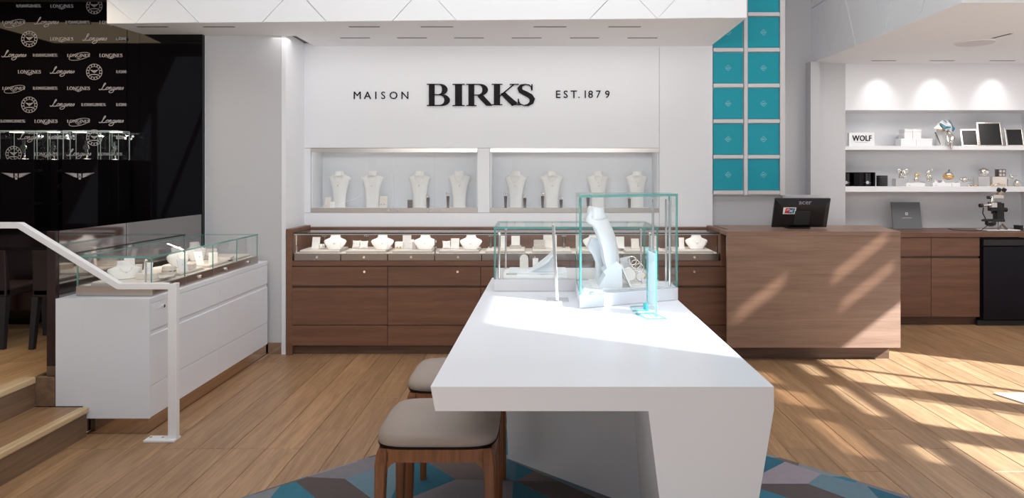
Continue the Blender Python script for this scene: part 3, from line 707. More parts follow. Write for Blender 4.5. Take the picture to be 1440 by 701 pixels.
pane(MB(), 'x', a0+.001, b0+.01, b1-.012, .852, 1.014, .007).build('glass_back', ['glass', 'glass_edge'], lg)
lid(MB(), rect(a0, a1, b0, b1), 1.0145, 1.0255).build('glass_top', ['glass', 'glass_edge'], lg)
MB().box(a0+.014, a1-.014, b0+.014, b1-.002, .80, .848).build('deck', 'linen', lg)
p_ = MB().cyl((a1-.055, b0+.03, .849), (a1-.055, b0+.03, 1.000), .005, 10); p_.ell((a1-.055, b0+.03, .995), .011); p_.build('support_post', 'chrome', lg)
area('left_case_light', (-2.60, 4.95, 1.008), .02, 1.5, 2.6, (1, .86, .68), (.4, 0, -1))
# ---- white handrail
hr = thing('handrail', 'white flat-bar handrail with floor plate beside the steps', 'handrail', (X(243, 4.03), 4.03, 0))
HY = 4.03; cl = [(-120, 317), (29, 317), (168.5, 402.5), (244.3, 402.5)]
P = [(X(a, HY), Z(b, HY)) for a, b in cl]
hw = .017
def offs(P, s):
    o = []
    for i, p in enumerate(P):
        ds = []
        if i > 0: ds.append(Vector((p[0]-P[i-1][0], p[1]-P[i-1][1])).normalized())
        if i < len(P)-1: ds.append(Vector((P[i+1][0]-p[0], P[i+1][1]-p[1])).normalized())
        n = sum((Vector((-d.y, d.x)) for d in ds), Vector((0, 0))).normalized(); c = n.dot(Vector((-ds[0].y, ds[0].x)))
        o.append((p[0]+n.x*s*hw/c, p[1]+n.y*s*hw/c))
    return o
up_, dn_ = offs(P, 1), offs(P, -1)
m = MB(); vs = []; fs = []
for a, b in zip(up_, dn_): vs += [(a[0], HY-.02, a[1]), (b[0], HY-.02, b[1]), (b[0], HY+.02, b[1]), (a[0], HY+.02, a[1])]
m.loft([vs[i:i+4] for i in range(0, 16, 4)][::-1]); m.build('rail', 'white_plastic', hr, .002)
xc = X(244.3, HY); MB().box(xc-.024, xc+.024, HY-.0195, HY+.0195, .012, P[3][1]+hw).build('post', 'white_plastic', hr, .002)
MB().box(xc-.15, xc+.024, HY-.045, HY+.035, .001, .013).build('floor_plate', 'white_plastic', hr, .002)
for dx in (-.13, -.06): MB().cyl((xc+dx, HY, .013), (xc+dx, HY, .017), .008, 10).build('screw', 'chrome', hr)
# ---- reception desk
rd = thing('reception_desk', 'large walnut reception desk with angled right end', 'desk', (2.2, 6.0, 0))
fx0, fx1 = X(1022, 5.70)+.002, X(1266.5, 5.70)
MB().prism([(fx0, 5.70), (fx1, 5.70), (3.09, 6.43), (2.9, 6.45), (1.62, 6.45), (1.62, 5.926), (fx0, 5.926)], 1.018, 1.05).build('top', 'walnut_desk', rd, .002)
MB().box(fx0, fx1, 5.701, 5.73, .117, 1.0175).build('front_panel', 'walnut_desk', rd, .0015)
MB().prism([(fx1-.03, 5.731), (fx1, 5.731), (3.085, 6.42), (3.05, 6.42)], .117, 1.0175).build('side_panel', 'walnut_desk', rd)
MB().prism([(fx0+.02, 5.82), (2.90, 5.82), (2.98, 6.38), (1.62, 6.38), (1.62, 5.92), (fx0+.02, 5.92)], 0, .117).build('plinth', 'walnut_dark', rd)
MB().prism([(1.62, 5.94), (1.65, 5.94), (1.65, 6.40), (1.62, 6.40)], .117, 1.0175).build('side_panel', 'walnut_dark', rd)
# ---- alcove counter
AC = 7.10
ac = thing('worktop', 'walnut worktop under the alcove shelves carrying folder and microscope', 'worktop', (4.2, 7.4, .885))
MB().prism([(2.95, AC-.01), (nx1, AC-.01), (nx1, 7.795), (nx0, 7.795), (nx0, 7.455), (2.95, 7.455)], .885, .925).build('worktop', 'walnut', ac, .002)
dv = [X(1235, AC), X(1309.5, AC), X(1378, AC)]
for ci, (a, b) in enumerate(zip(dv, dv[1:])):
    cu = thing('cupboard', ['walnut cupboard right behind the reception desk end', 'walnut cupboard beside the black fridge'][ci], 'cabinet', ((a+b)/2, 7.3, 0), 'alcove cupboards')
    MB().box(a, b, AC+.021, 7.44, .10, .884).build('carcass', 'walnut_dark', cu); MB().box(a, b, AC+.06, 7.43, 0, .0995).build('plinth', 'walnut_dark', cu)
    MB().box(a+.002, b-.002, AC, AC+.02, Z(360.5, AC), .880).build('drawer', 'walnut', cu, .0015)
    MB().box(a+.002, b-.002, AC, AC+.02, Z(446, AC), Z(363.5, AC)).build('door', 'walnut', cu, .0015)
fg = thing('fridge', 'small black under-counter fridge beside the walnut cupboards', 'fridge', (X(1405, AC), 7.3, 0))
fa = X(1380.5, AC); MB().box(fa, fa+.44, AC+.02, 7.45, .02, .875).build('body', 'fridge_black', fg, .004)
MB().box(fa, fa+.44, AC-.03, AC+.015, .06, .79).build('door', 'fridge_black', fg, .006); MB().box(fa, fa+.44, AC-.03, AC+.015, .80, .86).build('control_panel', 'black_plastic', fg, .004)
MB().box(fa-.04, fa+.44, AC+.0, AC+.04, .0, .05).build('kick_plate', 'black_matte', fg)
# ---- central white table
tb = thing('white_table', 'large angular white display table in the centre foreground', 'table', (.2, 3.0, 0))
top = [(-.296, 2.017), (.679, 2.017), (.695, 4.17), (-.25, 4.17)]; bot = [(-.283, 2.017), (.679, 2.017), (.695, 4.17), (-.24, 4.17)]
MB().loft([[(x_, y_, .831) for x_, y_ in bot], [(x_, y_, .9) for x_, y_ in top]]).build('tabletop', 'lacquer', tb, .0015)
LT = [(.322, 2.0175), (.6785, 2.0175), (.694, 3.40), (.4155, 3.16)]; LB = [(.426, 2.0175), (.541, 2.0175), (.60, 3.40), (.475, 3.16)]
MB().loft([[(x_, y_, .0125) for x_, y_ in LB], [(x_, y_, .831) for x_, y_ in LT]]).build('leg', 'lacquer', tb, .0015)
BT = [(.4155, 3.165), (.694, 3.405), (.694, 4.12), (-.16, 4.12), (-.17, 3.73)]; BB = [(.475, 3.165), (.60, 3.405), (.60, 4.08), (-.10, 4.08), (-.139, 3.73)]
MB().loft([[(x_, y_, .013) for x_, y_ in BB], [(x_, y_, .831) for x_, y_ in BT]]).build('pedestal', 'lacquer', tb, .0015)
# ---- rug
def clip(poly, a, b):
    out = []; side = lambda p: (b[0]-a[0])*(p[1]-a[1])-(b[1]-a[1])*(p[0]-a[0])
    for i in range(len(poly)):
        p, q = poly[i], poly[(i+1) % len(poly)]; sp_, sq = side(p), side(q)
        if sp_ >= 0: out.append(p)
        if (sp_ >= 0) != (sq >= 0): t = sp_/(sp_-sq); out.append((p[0]+t*(q[0]-p[0]), p[1]+t*(q[1]-p[1])))
    return out
RUG = [(-1.86, 2.78), (.17, .77), (2.25, 2.77), (.216, 4.85)]
RUG = [(.17, .77), (2.25, 2.77), (.216, 4.85), (-1.86, 2.78)]
rug = MB(); dx, dy = .40, .235; y0 = 3.512-dy*12
for r in range(18):
    yb_, yt = y0+r*dy, y0+(r+1)*dy; sh_ = (r % 2)*dx/2
    for c in range(-6, 8):
        xa = c*dx+sh_-.36
        jx = lambda i, rr: (random.Random(i*31+rr*7).uniform(-.05, .05))
        A = (xa+jx(round(xa/dx*2), r), yb_); Bp = (xa+dx+jx(round((xa+dx)/dx*2), r), yb_); Cp = (xa+dx/2+jx(round((xa+dx/2)/dx*2), r+1), yt); Dp = (xa+dx*1.5+jx(round((xa+dx*1.5)/dx*2), r+1), yt)
        for k, pg in enumerate(([A, Bp, Cp], [Bp, Dp, Cp])):
            for e in range(4): 
                if pg: pg = clip(pg, RUG[e], RUG[(e+1) % 4])
            if len(pg) >= 3:
                h = random.Random((c*2+k)//(1+(r+c) % 2)*97+r*13).choice([0, 1, 2, 3, 4, 5, 6, 7, 8, 5, 3])
                rug.add([(p[0], p[1], .012) for p in pg], [tuple(range(len(pg)))], h)
def G(px, py): Y_ = 1488/(py-247); return (X(px, Y_), Y_, .0124)
for c_i, pts in [(0, [(1030, 628), (1075, 641), (1104, 650), (1069, 668), (1030, 668)]), (4, [(1104, 650), (1155, 667), (1136, 681), (1030, 681), (1030, 668), (1069, 668)]), (2, [(1155, 667), (1219, 684), (1240, 706), (1204, 706), (1136, 681)]),
                 (0, [(1219, 684), (1270, 700.5), (1288, 706), (1240, 706)]), (5, [(1030, 681), (1136, 681), (1204, 706), (1124, 706), (1066, 687)]), (1, [(1030, 681.2), (1066, 687), (1124, 706), (1030, 706)]),
                 (8, [(344, 700.7), (394, 684), (376, 706), (330, 706)]), (1, [(394, 684), (416, 678), (450, 706), (376, 706)]), (5, [(416, 678), (432, 671.5), (485, 674), (528, 706), (450, 706)]), (3, [(432, 671.5), (523, 644), (540, 640), (530, 659), (485, 674)]),
                 (2, [(485, 674), (530, 659), (556, 640), (577, 643.5), (551, 701), (548, 706), (528, 706)]), (0, [(577, 643.5), (600, 650), (641, 675), (564, 706), (548, 706)]), (6, [(577, 643.5), (600, 634), (690, 634), (700, 676), (641, 675), (600, 650)]), (3, [(641, 675), (722, 677), (720, 706), (564, 706)]),
                 (7, [(700, 640), (726, 652), (725, 677), (700, 676)]), (0, [(726, 652), (752, 663), (725, 677)]), (6, [(752, 663), (785, 677), (725, 677)]), (5, [(725, 677.2), (785, 677.2), (850, 706), (784, 706)]), (0, [(723, 677.2), (784, 706), (720, 706)])]:
    rug.add([G(a, b) for a, b in pts], [tuple(range(len(pts)))[::-1]], c_i)
n4 = [(p[0], p[1], .012) for p in RUG]; b4 = [(p[0], p[1], .002) for p in RUG]
rug.add(n4+b4, [(0, 4, 5, 1), (1, 5, 6, 2), (2, 6, 7, 3), (3, 7, 4, 0)], 8)
rg = rug.build('area_rug', ['rug_%d' % i for i in range(9)]); tag(rg, 'rug of blue, grey and taupe triangles under the white table', 'rug')
fm = MB().prism([(3.14, 4.87), (3.93, 2.5), (5.0, 2.5), (5.0, 4.87)], .002, .010).build('floor_mat', 'linen'); tag(fm, 'pale floor mat cut by the right picture edge', 'mat')
# ---- stools
def sq(cx, cy, rx, ry, z, n=32, e=4.0, dz=None):
    o = []
    for k in range(n):
        a = 2*math.pi*k/n+math.pi/n; c, s_ = math.cos(a), math.sin(a)
        o.append((cx+rx*abs(c)**(2/e)*(1 if c > 0 else -1), cy+ry*abs(s_)**(2/e)*(1 if s_ > 0 else -1), z))
    return o
def make_stool(label):
    t = thing('counter_stool', label, 'stool', (0, 0, 0), 'wooden stools at the white table')
    prof = [(.200, .560), (.212, .566), (.215, .578), (.212, .592), (.198, .606), (.165, .617), (.10, .623), (.02, .625)]
    rings = [sq(0, 0, r, r, z, 40, 5.2 if i < 5 else 3.6) for i, (r, z) in enumerate(prof)]
    MB().loft(rings, 0, True).build('seat', 'leather', t)
    MB().loft([sq(0, 0, .203, .203, .555, 40, 5.2), sq(0, 0, .214, .214, .561, 40, 5.2)]).build('piping', 'leather_dark', t)
    m = MB()
    # apron with rounded corners (ring)
    oz = [(.207, .503), (.208, .553)]
    for (ro, ri) in ((.207, .178),):
        O0 = sq(0, 0, ro, ro, .510, 40, 6); O1 = sq(0, 0, ro, ro, .5545, 40, 6); I0 = sq(0, 0, ri, ri, .510, 40, 6); I1 = sq(0, 0, ri, ri, .5545, 40, 6)
        n = 40; vs = O0+O1+I1+I0; fs = []
        for a in range(4):
            for k in range(n): fs.append((a*n+k, a*n+(k+1) % n, ((a+1) % 4)*n+(k+1) % n, ((a+1) % 4)*n+k))
        m.add(vs, fs, 0, False)
    m.build('apron', 'stool_wood', t)
    for sx in (-1, 1):
        for sy in (-1, 1):
            rings = []
            for z, c, h in ((.5545, .180, .016), (.540, .183, .019), (.50, .187, .021), (.46, .1885, .0195), (.40, .190, .0185), (.2, .193, .017), (.013, .196, .0135)):
                rings.append([(sx*c+dx*h, sy*c+dy*h, z) for dx, dy in ((-1, -.75), (-.75, -1), (.75, -1), (1, -.75), (1, .75), (.75, 1), (-.75, 1), (-1, .75))])
            g_ = MB().loft(rings[::-1], 0, False)
            # curved brackets merging leg and apron
            for ax in (0, 1):
                pts = []
                for k in range(7):
                    a = k/6*math.pi/2; rr = .055
                    pts.append((.170-.0+0-rr+rr*math.sin(a) if False else .170-rr*(1-math.sin(a)), .512-rr*(1-math.cos(a))))
                tri_ = [(.170, .512)]+[(.168-.055*(1-math.sin(k/6*math.pi/2)), .512-.055*(1-math.cos(k/6*math.pi/2))) for k in range(7)][::1]
                poly_ = [(.172, .512)]+[(.117+.055*math.sin(k/6*math.pi/2), .457+.055*math.cos(k/6*math.pi/2)) for k in range(7)]
                for w0, w1 in ((.176, .198),):
                    if ax == 0: vs = [(sx*p[0], sy*w0, p[1]) for p in poly_]+[(sx*p[0], sy*w1, p[1]) for p in poly_]
                    else: vs = [(sx*w0, sy*p[0], p[1]) for p in poly_]+[(sx*w1, sy*p[0], p[1]) for p in poly_]
                    n = len(poly_); fs = [tuple(range(n)), tuple(range(2*n-1, n-1, -1))]+[(k, (k+1) % n, n+(k+1) % n, n+k) for k in range(n)]
                    g_.add(vs, fs)
            g_.build('leg', 'stool_wood', t, .003)
    return t
s_1 = make_stool('nearer wooden counter stool with taupe leather seat beside the white table')
s_2 = dup(s_1, 'farther wooden counter stool with taupe leather seat, behind the nearer one', (-.350, 3.285, 0))
s_1.location = (-.345, 2.655, 0)
# ---- glass cases on the table
def prism_case(poly, z0, z1, m_edge='glass_edge', t=.007):
    pass
lc_ = thing('glass_case', 'low rectangular glass case with white base on the white table', 'display case', (.2, 3.9, .901))
p0 = (-.212, 3.674); p1 = (.640, 4.14)
MB().box(p0[0], p1[0], p0[1], p1[1], .9015, .962).build('base', 'off_white_frame', lc_, .001)
pane(MB(), 'y', p0[1]+.002, p0[0]+.001, X(810, 3.68), .9625, 1.222, .009).build('glass_front', ['glass', 'glass_edge'], lc_)
pane(MB(), 'y', p0[1]+.002, X(810, 3.68)+.001, p1[0]-.001, .9625, 1.222, .009).build('glass_front', ['glass', 'glass_edge'], lc_)
pane(MB(), 'x', p0[0]+.001, p0[1]+.012, p1[1]-.012, .9625, 1.222, .009).build('glass_side', ['glass', 'glass_edge'], lc_)
pane(MB(), 'x', p1[0]-.010, p0[1]+.012, p1[1]-.012, .9625, 1.222, .009).build('glass_side', ['glass', 'glass_edge'], lc_)
pane(MB(), 'y', p1[1]-.010, p0[0]+.001, p1[0]-.001, .9625, 1.222, .009).build('glass_back', ['glass', 'glass_edge'], lc_)
lid(MB(), rect(p0[0], p1[0], p0[1], p1[1]), 1.2225, 1.234).build('glass_top', ['glass', 'glass_edge'], lc_)
for xq, yq in ((-.185, 3.70), (-.165, 4.05), (.60, 3.71), (.61, 4.08)):
    q = MB().cyl((xq, yq, .9625), (xq, yq, 1.20), .0055, 10); q.ell((xq, yq, 1.195), .010); q.build('support_post', 'chrome', lc_)
tc_ = thing('glass_case', 'tall glass case with green edges and white base on the table', 'display case', (.45, 3.4, .901))
TP = [(.203, 3.2), (.690, 3.425), (.690, 3.64), (.209, 3.64)]
MB().prism(TP, .9015, .960).build('base', 'lacquer', tc_, .001)
def sheet(a, b, z0, z1, t=.009):
    a = Vector((*a, 0)); b = Vector((*b, 0)); d = (b-a).normalized(); n = Vector((-d.y, d.x, 0))*t; a = a+d*.001; b = b-d*.001
    q = [a, b, b+n, a+n]; m = MB(); m.add([(p.x, p.y, z0) for p in q]+[(p.x, p.y, z1) for p in q], [(0, 3, 2, 1), (4, 5, 6, 7), (0, 1, 5, 4), (1, 2, 6, 5), (3, 0, 4, 7)], [1, 1, 0, 1, 1]); return m
c_ = Vector((sum(p[0] for p in TP)/4, sum(p[1] for p in TP)/4))
for i in range(4):
    nm = ['glass_front', 'glass_side', 'glass_back', 'glass_side'][i]; a, b = TP[i], TP[(i+1) % 4]
    if i in (1, 3): a = (a[0]+(.010*(-1 if i == 1 else 1)) * 0, a[1]+(.012 if i == 1 else -.012)); b = (b[0], b[1]-(.012 if i == 1 else -.012))
    sheet(a, b, .9605, 1.400).build(nm, ['glass', 'glass_edge'], tc_)
m = lid(MB(), TP, 1.4005, 1.412); m.build('glass_top', ['glass', 'glass_edge'], tc_)
for xq, yq in ((.655, 3.45), (.665, 3.60), (.60, 3.61)):
    q = MB().cyl((xq, yq, .9605), (xq, yq, 1.38), .006, 10); q.build('support_post', 'chrome', tc_)
# contents of the tall case -- sculptural busts
def sweep_bust(path, prof, label, name='necklace_bust', m='bust_cool', thick=.012):
    """path: list of (x,y,z, halfwidth, curl) ; curved sheet following a side view"""
    root = thing(name, label, 'bust', (path[0][0], path[0][1], path[-1][2])); return root
def curved_sheet(stations, t=.010, nu=12):
    """stations: (centre Vector, across Vector(half), bulge Vector). solid sheet"""
    F = []; Bk = []
    for c, a, b in stations:
        c = Vector(c); a = Vector(a); b = Vector(b); bn = b.normalized() if b.length > 0 else Vector((0, -1, 0))
        F.append([c+a*(-1+2*i/nu)+b*(1-(-1+2*i/nu)**2) for i in range(nu+1)]); Bk.append([p-bn*t for p in F[-1]])
    rings = [F[k]+Bk[k][::-1] for k in range(len(F))]
    return MB().loft(rings, 0, True)
# big leaning bust, seen nearly from the side: neck ring at top left, chest sweeping down to the right
def V(px, py, Y_): return Vector((X(px, Y_), Y_, Z(py, Y_)))
def side_bust(pts, Yc, half, label, kind):
    """pts: (pxFront, pyFront, pxBack, pyBack, depth half-width) silhouette pairs, turned into elliptical sections"""
    rings = []
    for (ax, ay, bx_, by_, hw_) in pts:
        A, Bq = V(ax, ay, Yc), V(bx_, by_, Yc); d = Bq-A; n = 14; th = max(.3, 1-.011/d.length)
        rings.append([A+d*math.cos(a)+Vector((0, hw_*math.sin(a), 0)) for a in [math.pi*(k/n-.5) for k in range(n+1)]]+[A+d*th*math.cos(a)+Vector((0, hw_*.93*math.sin(a), 0)) for a in [math.pi*(.5-k/n) for k in range(n+1)]])
    t = thing(kind, label, 'bust', tuple(V((pts[-1][0]+pts[-1][2])/2, (pts[-1][1]+pts[-1][3])/2, Yc)))
    o_ = MB().loft(rings, 0, True).build('body', 'bust_cool', t); return t
b1_ = side_bust([(829, 297, 848, 299, .040), (824, 305, 852, 304, .055), (821.5, 310, 855, 308, .080), (830, 315, 858, 315, .09), (836, 322, 861, 321, .115), (841, 334, 865.5, 333, .12),
                 (845, 348, 869, 349, .115), (847.5, 363, 871, 366, .095), (851, 376, 871.5, 380, .07), (848, 390, 871, 391, .06), (846, 402, 871, 402, .06)], 3.43, .09, 'tall pale curved necklace bust leaning in the tall glass case', 'necklace_bust')
rg_ = []
for ax, ay, bx_, by_, hw_ in [(828, 290, 848, 293, .040), (826.5, 291.5, 849.5, 293.5, .046), (825.5, 299, 850, 299, .046), (821, 308.5, 854, 304, .070), (822, 310, 853, 306, .068)]:
    A_, B_ = V(ax, ay, 3.43), V(bx_, by_, 3.43); c_0 = (A_+B_)/2; d_0 = (B_-A_)/2
    rg_.append([c_0+d_0*math.cos(2*math.pi*k/24)+Vector((0, hw_, 0))*math.sin(2*math.pi*k/24) for k in range(24)])
MB().loft(rg_, 0, True).build('collar', 'bust_cool', b1_)
MB().prism_y([(p.x, p.z) for p in (V(838.5, 403.4, 3.42), V(873, 403.4, 3.42), V(872, 372, 3.42), V(865, 365.5, 3.42), V(846, 379.5, 3.42), V(850, 384, 3.42))], 3.352, 3.48).build('skirt', 'bust_cool', b1_, .002)
b2_ = side_bust([(831, 334, 845, 337, .03), (827, 344, 846, 342, .035), (826, 350, 848, 350, .05), (833, 358, 849, 360, .055), (838, 370, 850, 375, .05), (838, 390, 850, 390, .045), (833, 400.5, 850, 402, .04)], 3.56, .05, 'shorter pale necklace bust behind the tall leaning bust', 'necklace_bust')
pl = thing('display_plinth', 'white stepped plinth inside the tall glass case', 'plinth', (.45, 3.45, .961))
MB().prism([(.23, 3.26), (.62, 3.43), (.62, 3.60), (.23, 3.60)], .961, .969).build('lower_slab', 'bust_cool', pl)
MB().prism([(.27, 3.34), (.57, 3.45), (.57, 3.60), (.27, 3.60)], .9695, .975).build('upper_slab', 'bust_white', pl)
def disc(px, py, rpx, Y_, label, cat='ring stand'):
    t = thing('round_display', label, cat, tuple(V(px, py+rpx, Y_)))
    c = V(px, py, Y_); m = MB(); r = rpx*Y_/1000
    d = Vector((0, -.006, .0025))
    m.tube([c-d, c+d], r, 24); m.build('plate', 'bust_white', t)
    s = MB(); s.tube([c+Vector((0, .002, 0)), c+Vector((0, .03, -r+.004))], .004, 8); s.build('strut', 'silver', t)
    o = MB(); n = 22; o.tube([c+Vector((r*.98*math.cos(2*math.pi*k/n), -.009, r*.98*math.sin(2*math.pi*k/n))) for k in range(n+1)], .0022, 6); o.build('rim', 'silver', t)
disc(884.5, 386, 9.5, 3.46, 'larger round white earring display leaning in the tall case')
disc(901, 389, 7, 3.50, 'smaller round white earring display leaning in the tall case')
tw_ = thing('bracelet_stand', 'silver bangles on a slanted white rest in the tall case', 'stand', tuple(V(880, 400, 3.54)))
MB().bar(V(878, 362, 3.54), V(886, 400, 3.54), .05, .008, 0, (0, 1, 0)).build('rest', 'bust_cool', tw_)
m = MB()
for k in range(3):
    c = V(889+k*5, 367+k*5, 3.52); n = 16; m.tube([c+Vector((.022*math.cos(2*math.pi*i/n), .01*math.sin(2*math.pi*i/n), .020*math.sin(2*math.pi*i/n))) for i in range(n+1)], .003, 6)
m.build('bangle', 'silver', tw_)
nd = thing('slanted_display', 'thin white slanted blade leaning right of the tall bust', 'stand', tuple(V(886, 402, 3.40)))
MB().bar(V(872.5, 372, 3.40), V(886.5, 402.5, 3.40), .009, .06, 0, (0, 1, 0)).build('blade', 'bust_white', nd, .001)
rs = thing('crystal_block', 'small clear block on the plinth beside the round displays', 'stand', tuple(V(906, 403, 3.46)))
MB().box(X(902, 3.46), X(910, 3.46), 3.45, 3.475, .9755, .997).build('block', 'crystal', rs, .001); MB().tube([V(906, 392, 3.46), V(909, 385, 3.47)], .003, 8).build('ring', 'gold', rs)
# contents of the low case
ll = thing('display_plinth', 'low white slab inside the low glass case', 'plinth', (.0, 3.85, .963))
MB().box(-.165, .17, 3.71, 3.95, .963, .980).build('lower_slab', 'bust_white', ll, .001); MB().box(-.14, .17, 3.74, 3.95, .9805, .990).build('upper_slab', 'bust_cool', ll, .001)
lb = thing('necklace_bust', 'reclining pale necklace bust sloping up inside the low case', 'bust', (.02, 3.80, .991))
st_ = []
for (px, py, hw_, bl) in ((741, 382.5, .005, .001), (750, 378, .05, .010), (762, 371, .085, .018), (771, 365, .095, .022), (777, 357, .065, .020), (779, 348, .05, .018)):
    c = V(px, py, 3.80); st_.append((c, (0, hw_, 0), (-.002, 0, bl)))
m = curved_sheet(st_, .006); m.build('chest', 'bust_cool', lb)
MB().prism_y([(X(741, 3.8), .9905), (X(782, 3.8), .9905), (X(780, 3.8), Z(350, 3.8)-.004), (X(770, 3.8), Z(367, 3.8)-.004)], 3.76, 3.84).build('support', 'bust_cool', lb)
ar = thing('arch_display', 'small pale arched display tile behind the low slab', 'stand', (X(737, 3.9), 3.9, .991))
pts = [(X(731, 3.9), .9905), (X(743, 3.9), .9905)]+[(X(737, 3.9)+6*.0039*math.cos(math.radians(a)), Z(364, 3.9)+6*.0039*math.sin(math.radians(a))) for a in range(0, 181, 20)]
MB().prism_y(pts, 3.89, 3.905).build('tile', 'linen', ar)
sb = thing('earring_block', 'small white block with gold earrings in the low case', 'stand', (X(753, 3.88), 3.88, .991))
MB().box(X(749, 3.88), X(757, 3.88), 3.87, 3.90, .9905, Z(364, 3.88)).build('block', 'bust_white', sb, .002); MB().ell(V(752, 362, 3.88), .005).build('earring', 'gold', sb)
rt = thing('ring_tray', 'small flat grey ring tray at the left of the low case', 'tray', (X(719.5, 3.73), 3.73, .9805))
MB().box(X(712, 3.73), X(727, 3.73), 3.715, 3.738, .9805, .987).build('tray', 'grey_fabric', rt, .001); MB().box(X(713, 3.73), X(726, 3.73), 3.718, 3.735, .9872, .9885).build('pad', 'linen', rt)
# sign holders on the table
sh = thing('sign_holder', 'slim steel sign holder seen edge-on on the white table', 'sign holder', (X(781, 3.42), 3.42, .9005))
MB().box(X(770, 3.36), X(800, 3.36), 3.36, 3.46, .9005, .906).build('foot', 'chrome', sh, .001)
MB().bar(V(777.5, 316, 3.42), Vector((X(783, 3.42), 3.42, .906)), .011, .10, 0, (0, 1, 0)).build('plate', 'silver', sh, .001)
MB().bar(V(779.6, 316.6, 3.42), Vector((X(785, 3.42), 3.42, .906)), .0016, .098, 0, (0, 1, 0)).build('card', 'white_plastic', sh)
gh = thing('glass_sign_holder', 'taller clear aqua-edged glass card holder in front of the tall case', 'sign holder', (X(918, 2.98), 2.98, .9005))
Yh = 2.99
q = [(X(896, 3.02), 3.07), (X(912, 2.93), 2.95), (X(938, 2.95), 2.96), (X(922, 3.04), 3.08)]
m = lid(MB(), q, .9005, .9065); m.build('foot', ['glass_aqua', 'glass_edge_bright'], gh)
uu = [(X(909, 3.14), 3.14), (X(922, 2.98), 2.98)]
ms = sheet(uu[0], uu[1], .907, Z(353, 3.0), .006); ms.build('upright', ['glass_aqua', 'glass_edge_bright'], gh)
uc = [(X(914, 3.14)+.003, 3.125), (X(920.5, 2.99), 2.998)]
ms = sheet((uu[0][0]+.008, uu[0][1]), (uu[1][0]+.006, uu[1][1]+.02), .94, Z(358, 3.0), .0015); ms.m = [0]*5; ms.build('card', 'white_plastic', gh)
g2 = thing('glass_sign_holder', 'small aqua-edged glass stand lying low against the tall case front', 'sign holder', (X(903, 3.18), 3.18, .9005))
q = [(X(886, 3.24), 3.235), (X(890, 3.13), 3.13), (X(911, 3.14), 3.14), (X(906, 3.25), 3.25)]
m = lid(MB(), q, .9005, .906); m.build('foot', ['glass_aqua', 'glass_edge_bright'], g2)
MB().box(X(905, 3.15), X(909, 3.15), 3.145, 3.16, .9065, .935).build('stub', 'glass_edge_bright', g2)
# ================================================================== JEWELLERY DISPLAYS (prototypes then copies)
def outline_sheet(rows_, t, lean=0, bulge=.02, nu=10):
    """rows_: (z, halfwidth) bottom to top, front is -y, bulging forward"""
    F = []; Bk = []
    for z, h, *bb in rows_:
        bl = bb[0] if bb else bulge
        yy_ = lean*z
        F.append([Vector((h*(-1+2*i/nu), yy_-bl*(1-(-1+2*i/nu)**2), z)) for i in range(nu+1)]); Bk.append([Vector((h*(-1+2*i/nu)*.98, yy_+t, z)) for i in range(nu+1)])
    return MB().loft([F[k]+Bk[k][::-1] for k in range(len(F))], 0, True)
def make_tall_bust(label):
    t = thing('necklace_bust', label, 'bust', (0, 0, 0), 'necklace busts in the wall cases')
    outline_sheet([(0, .058, .012), (.06, .058, .014), (.12, .062, .018), (.18, .073, .024), (.225, .086, .028), (.262, .100, .030), (.276, .104, .026), (.290, .085, .028), (.300, .060, .032), (.308, .050, .034)], .012, .06).build('chest', 'bust_white', t)
    n = MB(); n.loft([[(.048*math.cos(2*math.pi*k/18), -.004+.030*math.sin(2*math.pi*k/18), z)if i == 0 else ((.044-.001*i)*math.cos(2*math.pi*k/18), -.002+.028*math.sin(2*math.pi*k/18), z) for k in range(18)] for i, z in enumerate((.295, .312, .332, .338))], 0, True); n.build('neck', 'bust_white', t)
    pts = [Vector((.040*math.cos(a)*1.0, -.030-.012*math.sin(-a), .262+.036*math.sin(a))) for a in [math.pi+math.pi*k/12 for k in range(13)]]
    MB().tube([p+Vector((0, -.006, .03*(abs(p.x)/.04))) for p in pts], .0009, 5).build('chain', 'silver', t)
    MB().ell((0, -.047, .205), (.0045, .003, .010), 8, 6).build('pendant', 'silver', t)
    return t
tb0 = make_tall_bust('proto')
vb = [(477, 'white necklace bust at the far left of the left wall case'), (523.6, 'white necklace bust second from left in the left wall case'), (590, 'white necklace bust third from left in the left wall case'), (646, 'white necklace bust at the right end of the left wall case'),
      (725, 'white necklace bust at the far left of the right wall case'), (776, 'white necklace bust second from left in the right wall case'), (841, 'white necklace bust behind the tall glass case, right wall case'), (896, 'white necklace bust at the right end of the right wall case')]
BY = 6.62
for i, (px, lb_) in enumerate(vb):
    pos = (X(px, BY), BY, NZ[0]+.0365)
    if i == 0: tb0.location = pos; tb0['label'] = lb_
    else: dup(tb0, lb_, pos, random.uniform(-.12, .12))
def make_ring_pillar(label):
    t = thing('ring_pillar', label, 'ring stand', (0, 0, 0), 'steel ring pillars')
    MB().lathe([(.013, 0), (.013, .004), (.010, .006), (.012, .05), (.015, .095)], (0, 0, 0), 14).build('pillar', 'steel_dark', t)
    r = MB(); n = 14
    for s in (-1, 1): r.tube([(s*.010+.009*math.cos(2*math.pi*k/n), 0, .108+.009*math.sin(2*math.pi*k/n)) for k in range(n+1)], .002, 6)
    r.build('ring', 'silver', t); MB().ell((-.011, 0, .120), .005, 8, 6).build('gem', 'crystal', t); return t
rp0 = make_ring_pillar('p'); FY = 6.52; first = True
rp = [(602, 1.0, 'steel ring pillar between third and fourth bust, nearer the third'), (630, 1.15, 'steel ring pillar left of the fourth bust, left wall case'), (711, 1.15, 'steel ring pillar left of the first bust, right wall case'), (738, .95, 'steel ring pillar right of the first bust, right wall case'),
      (763, 1.15, 'steel ring pillar left of the second bust, right wall case'), (789, .8, 'short steel ring pillar right of the second bust, right wall case'), (827, 1.0, 'steel ring pillar left of the third bust, right wall case'), (885, .9, 'steel ring pillar left of the last bust, right wall case')]
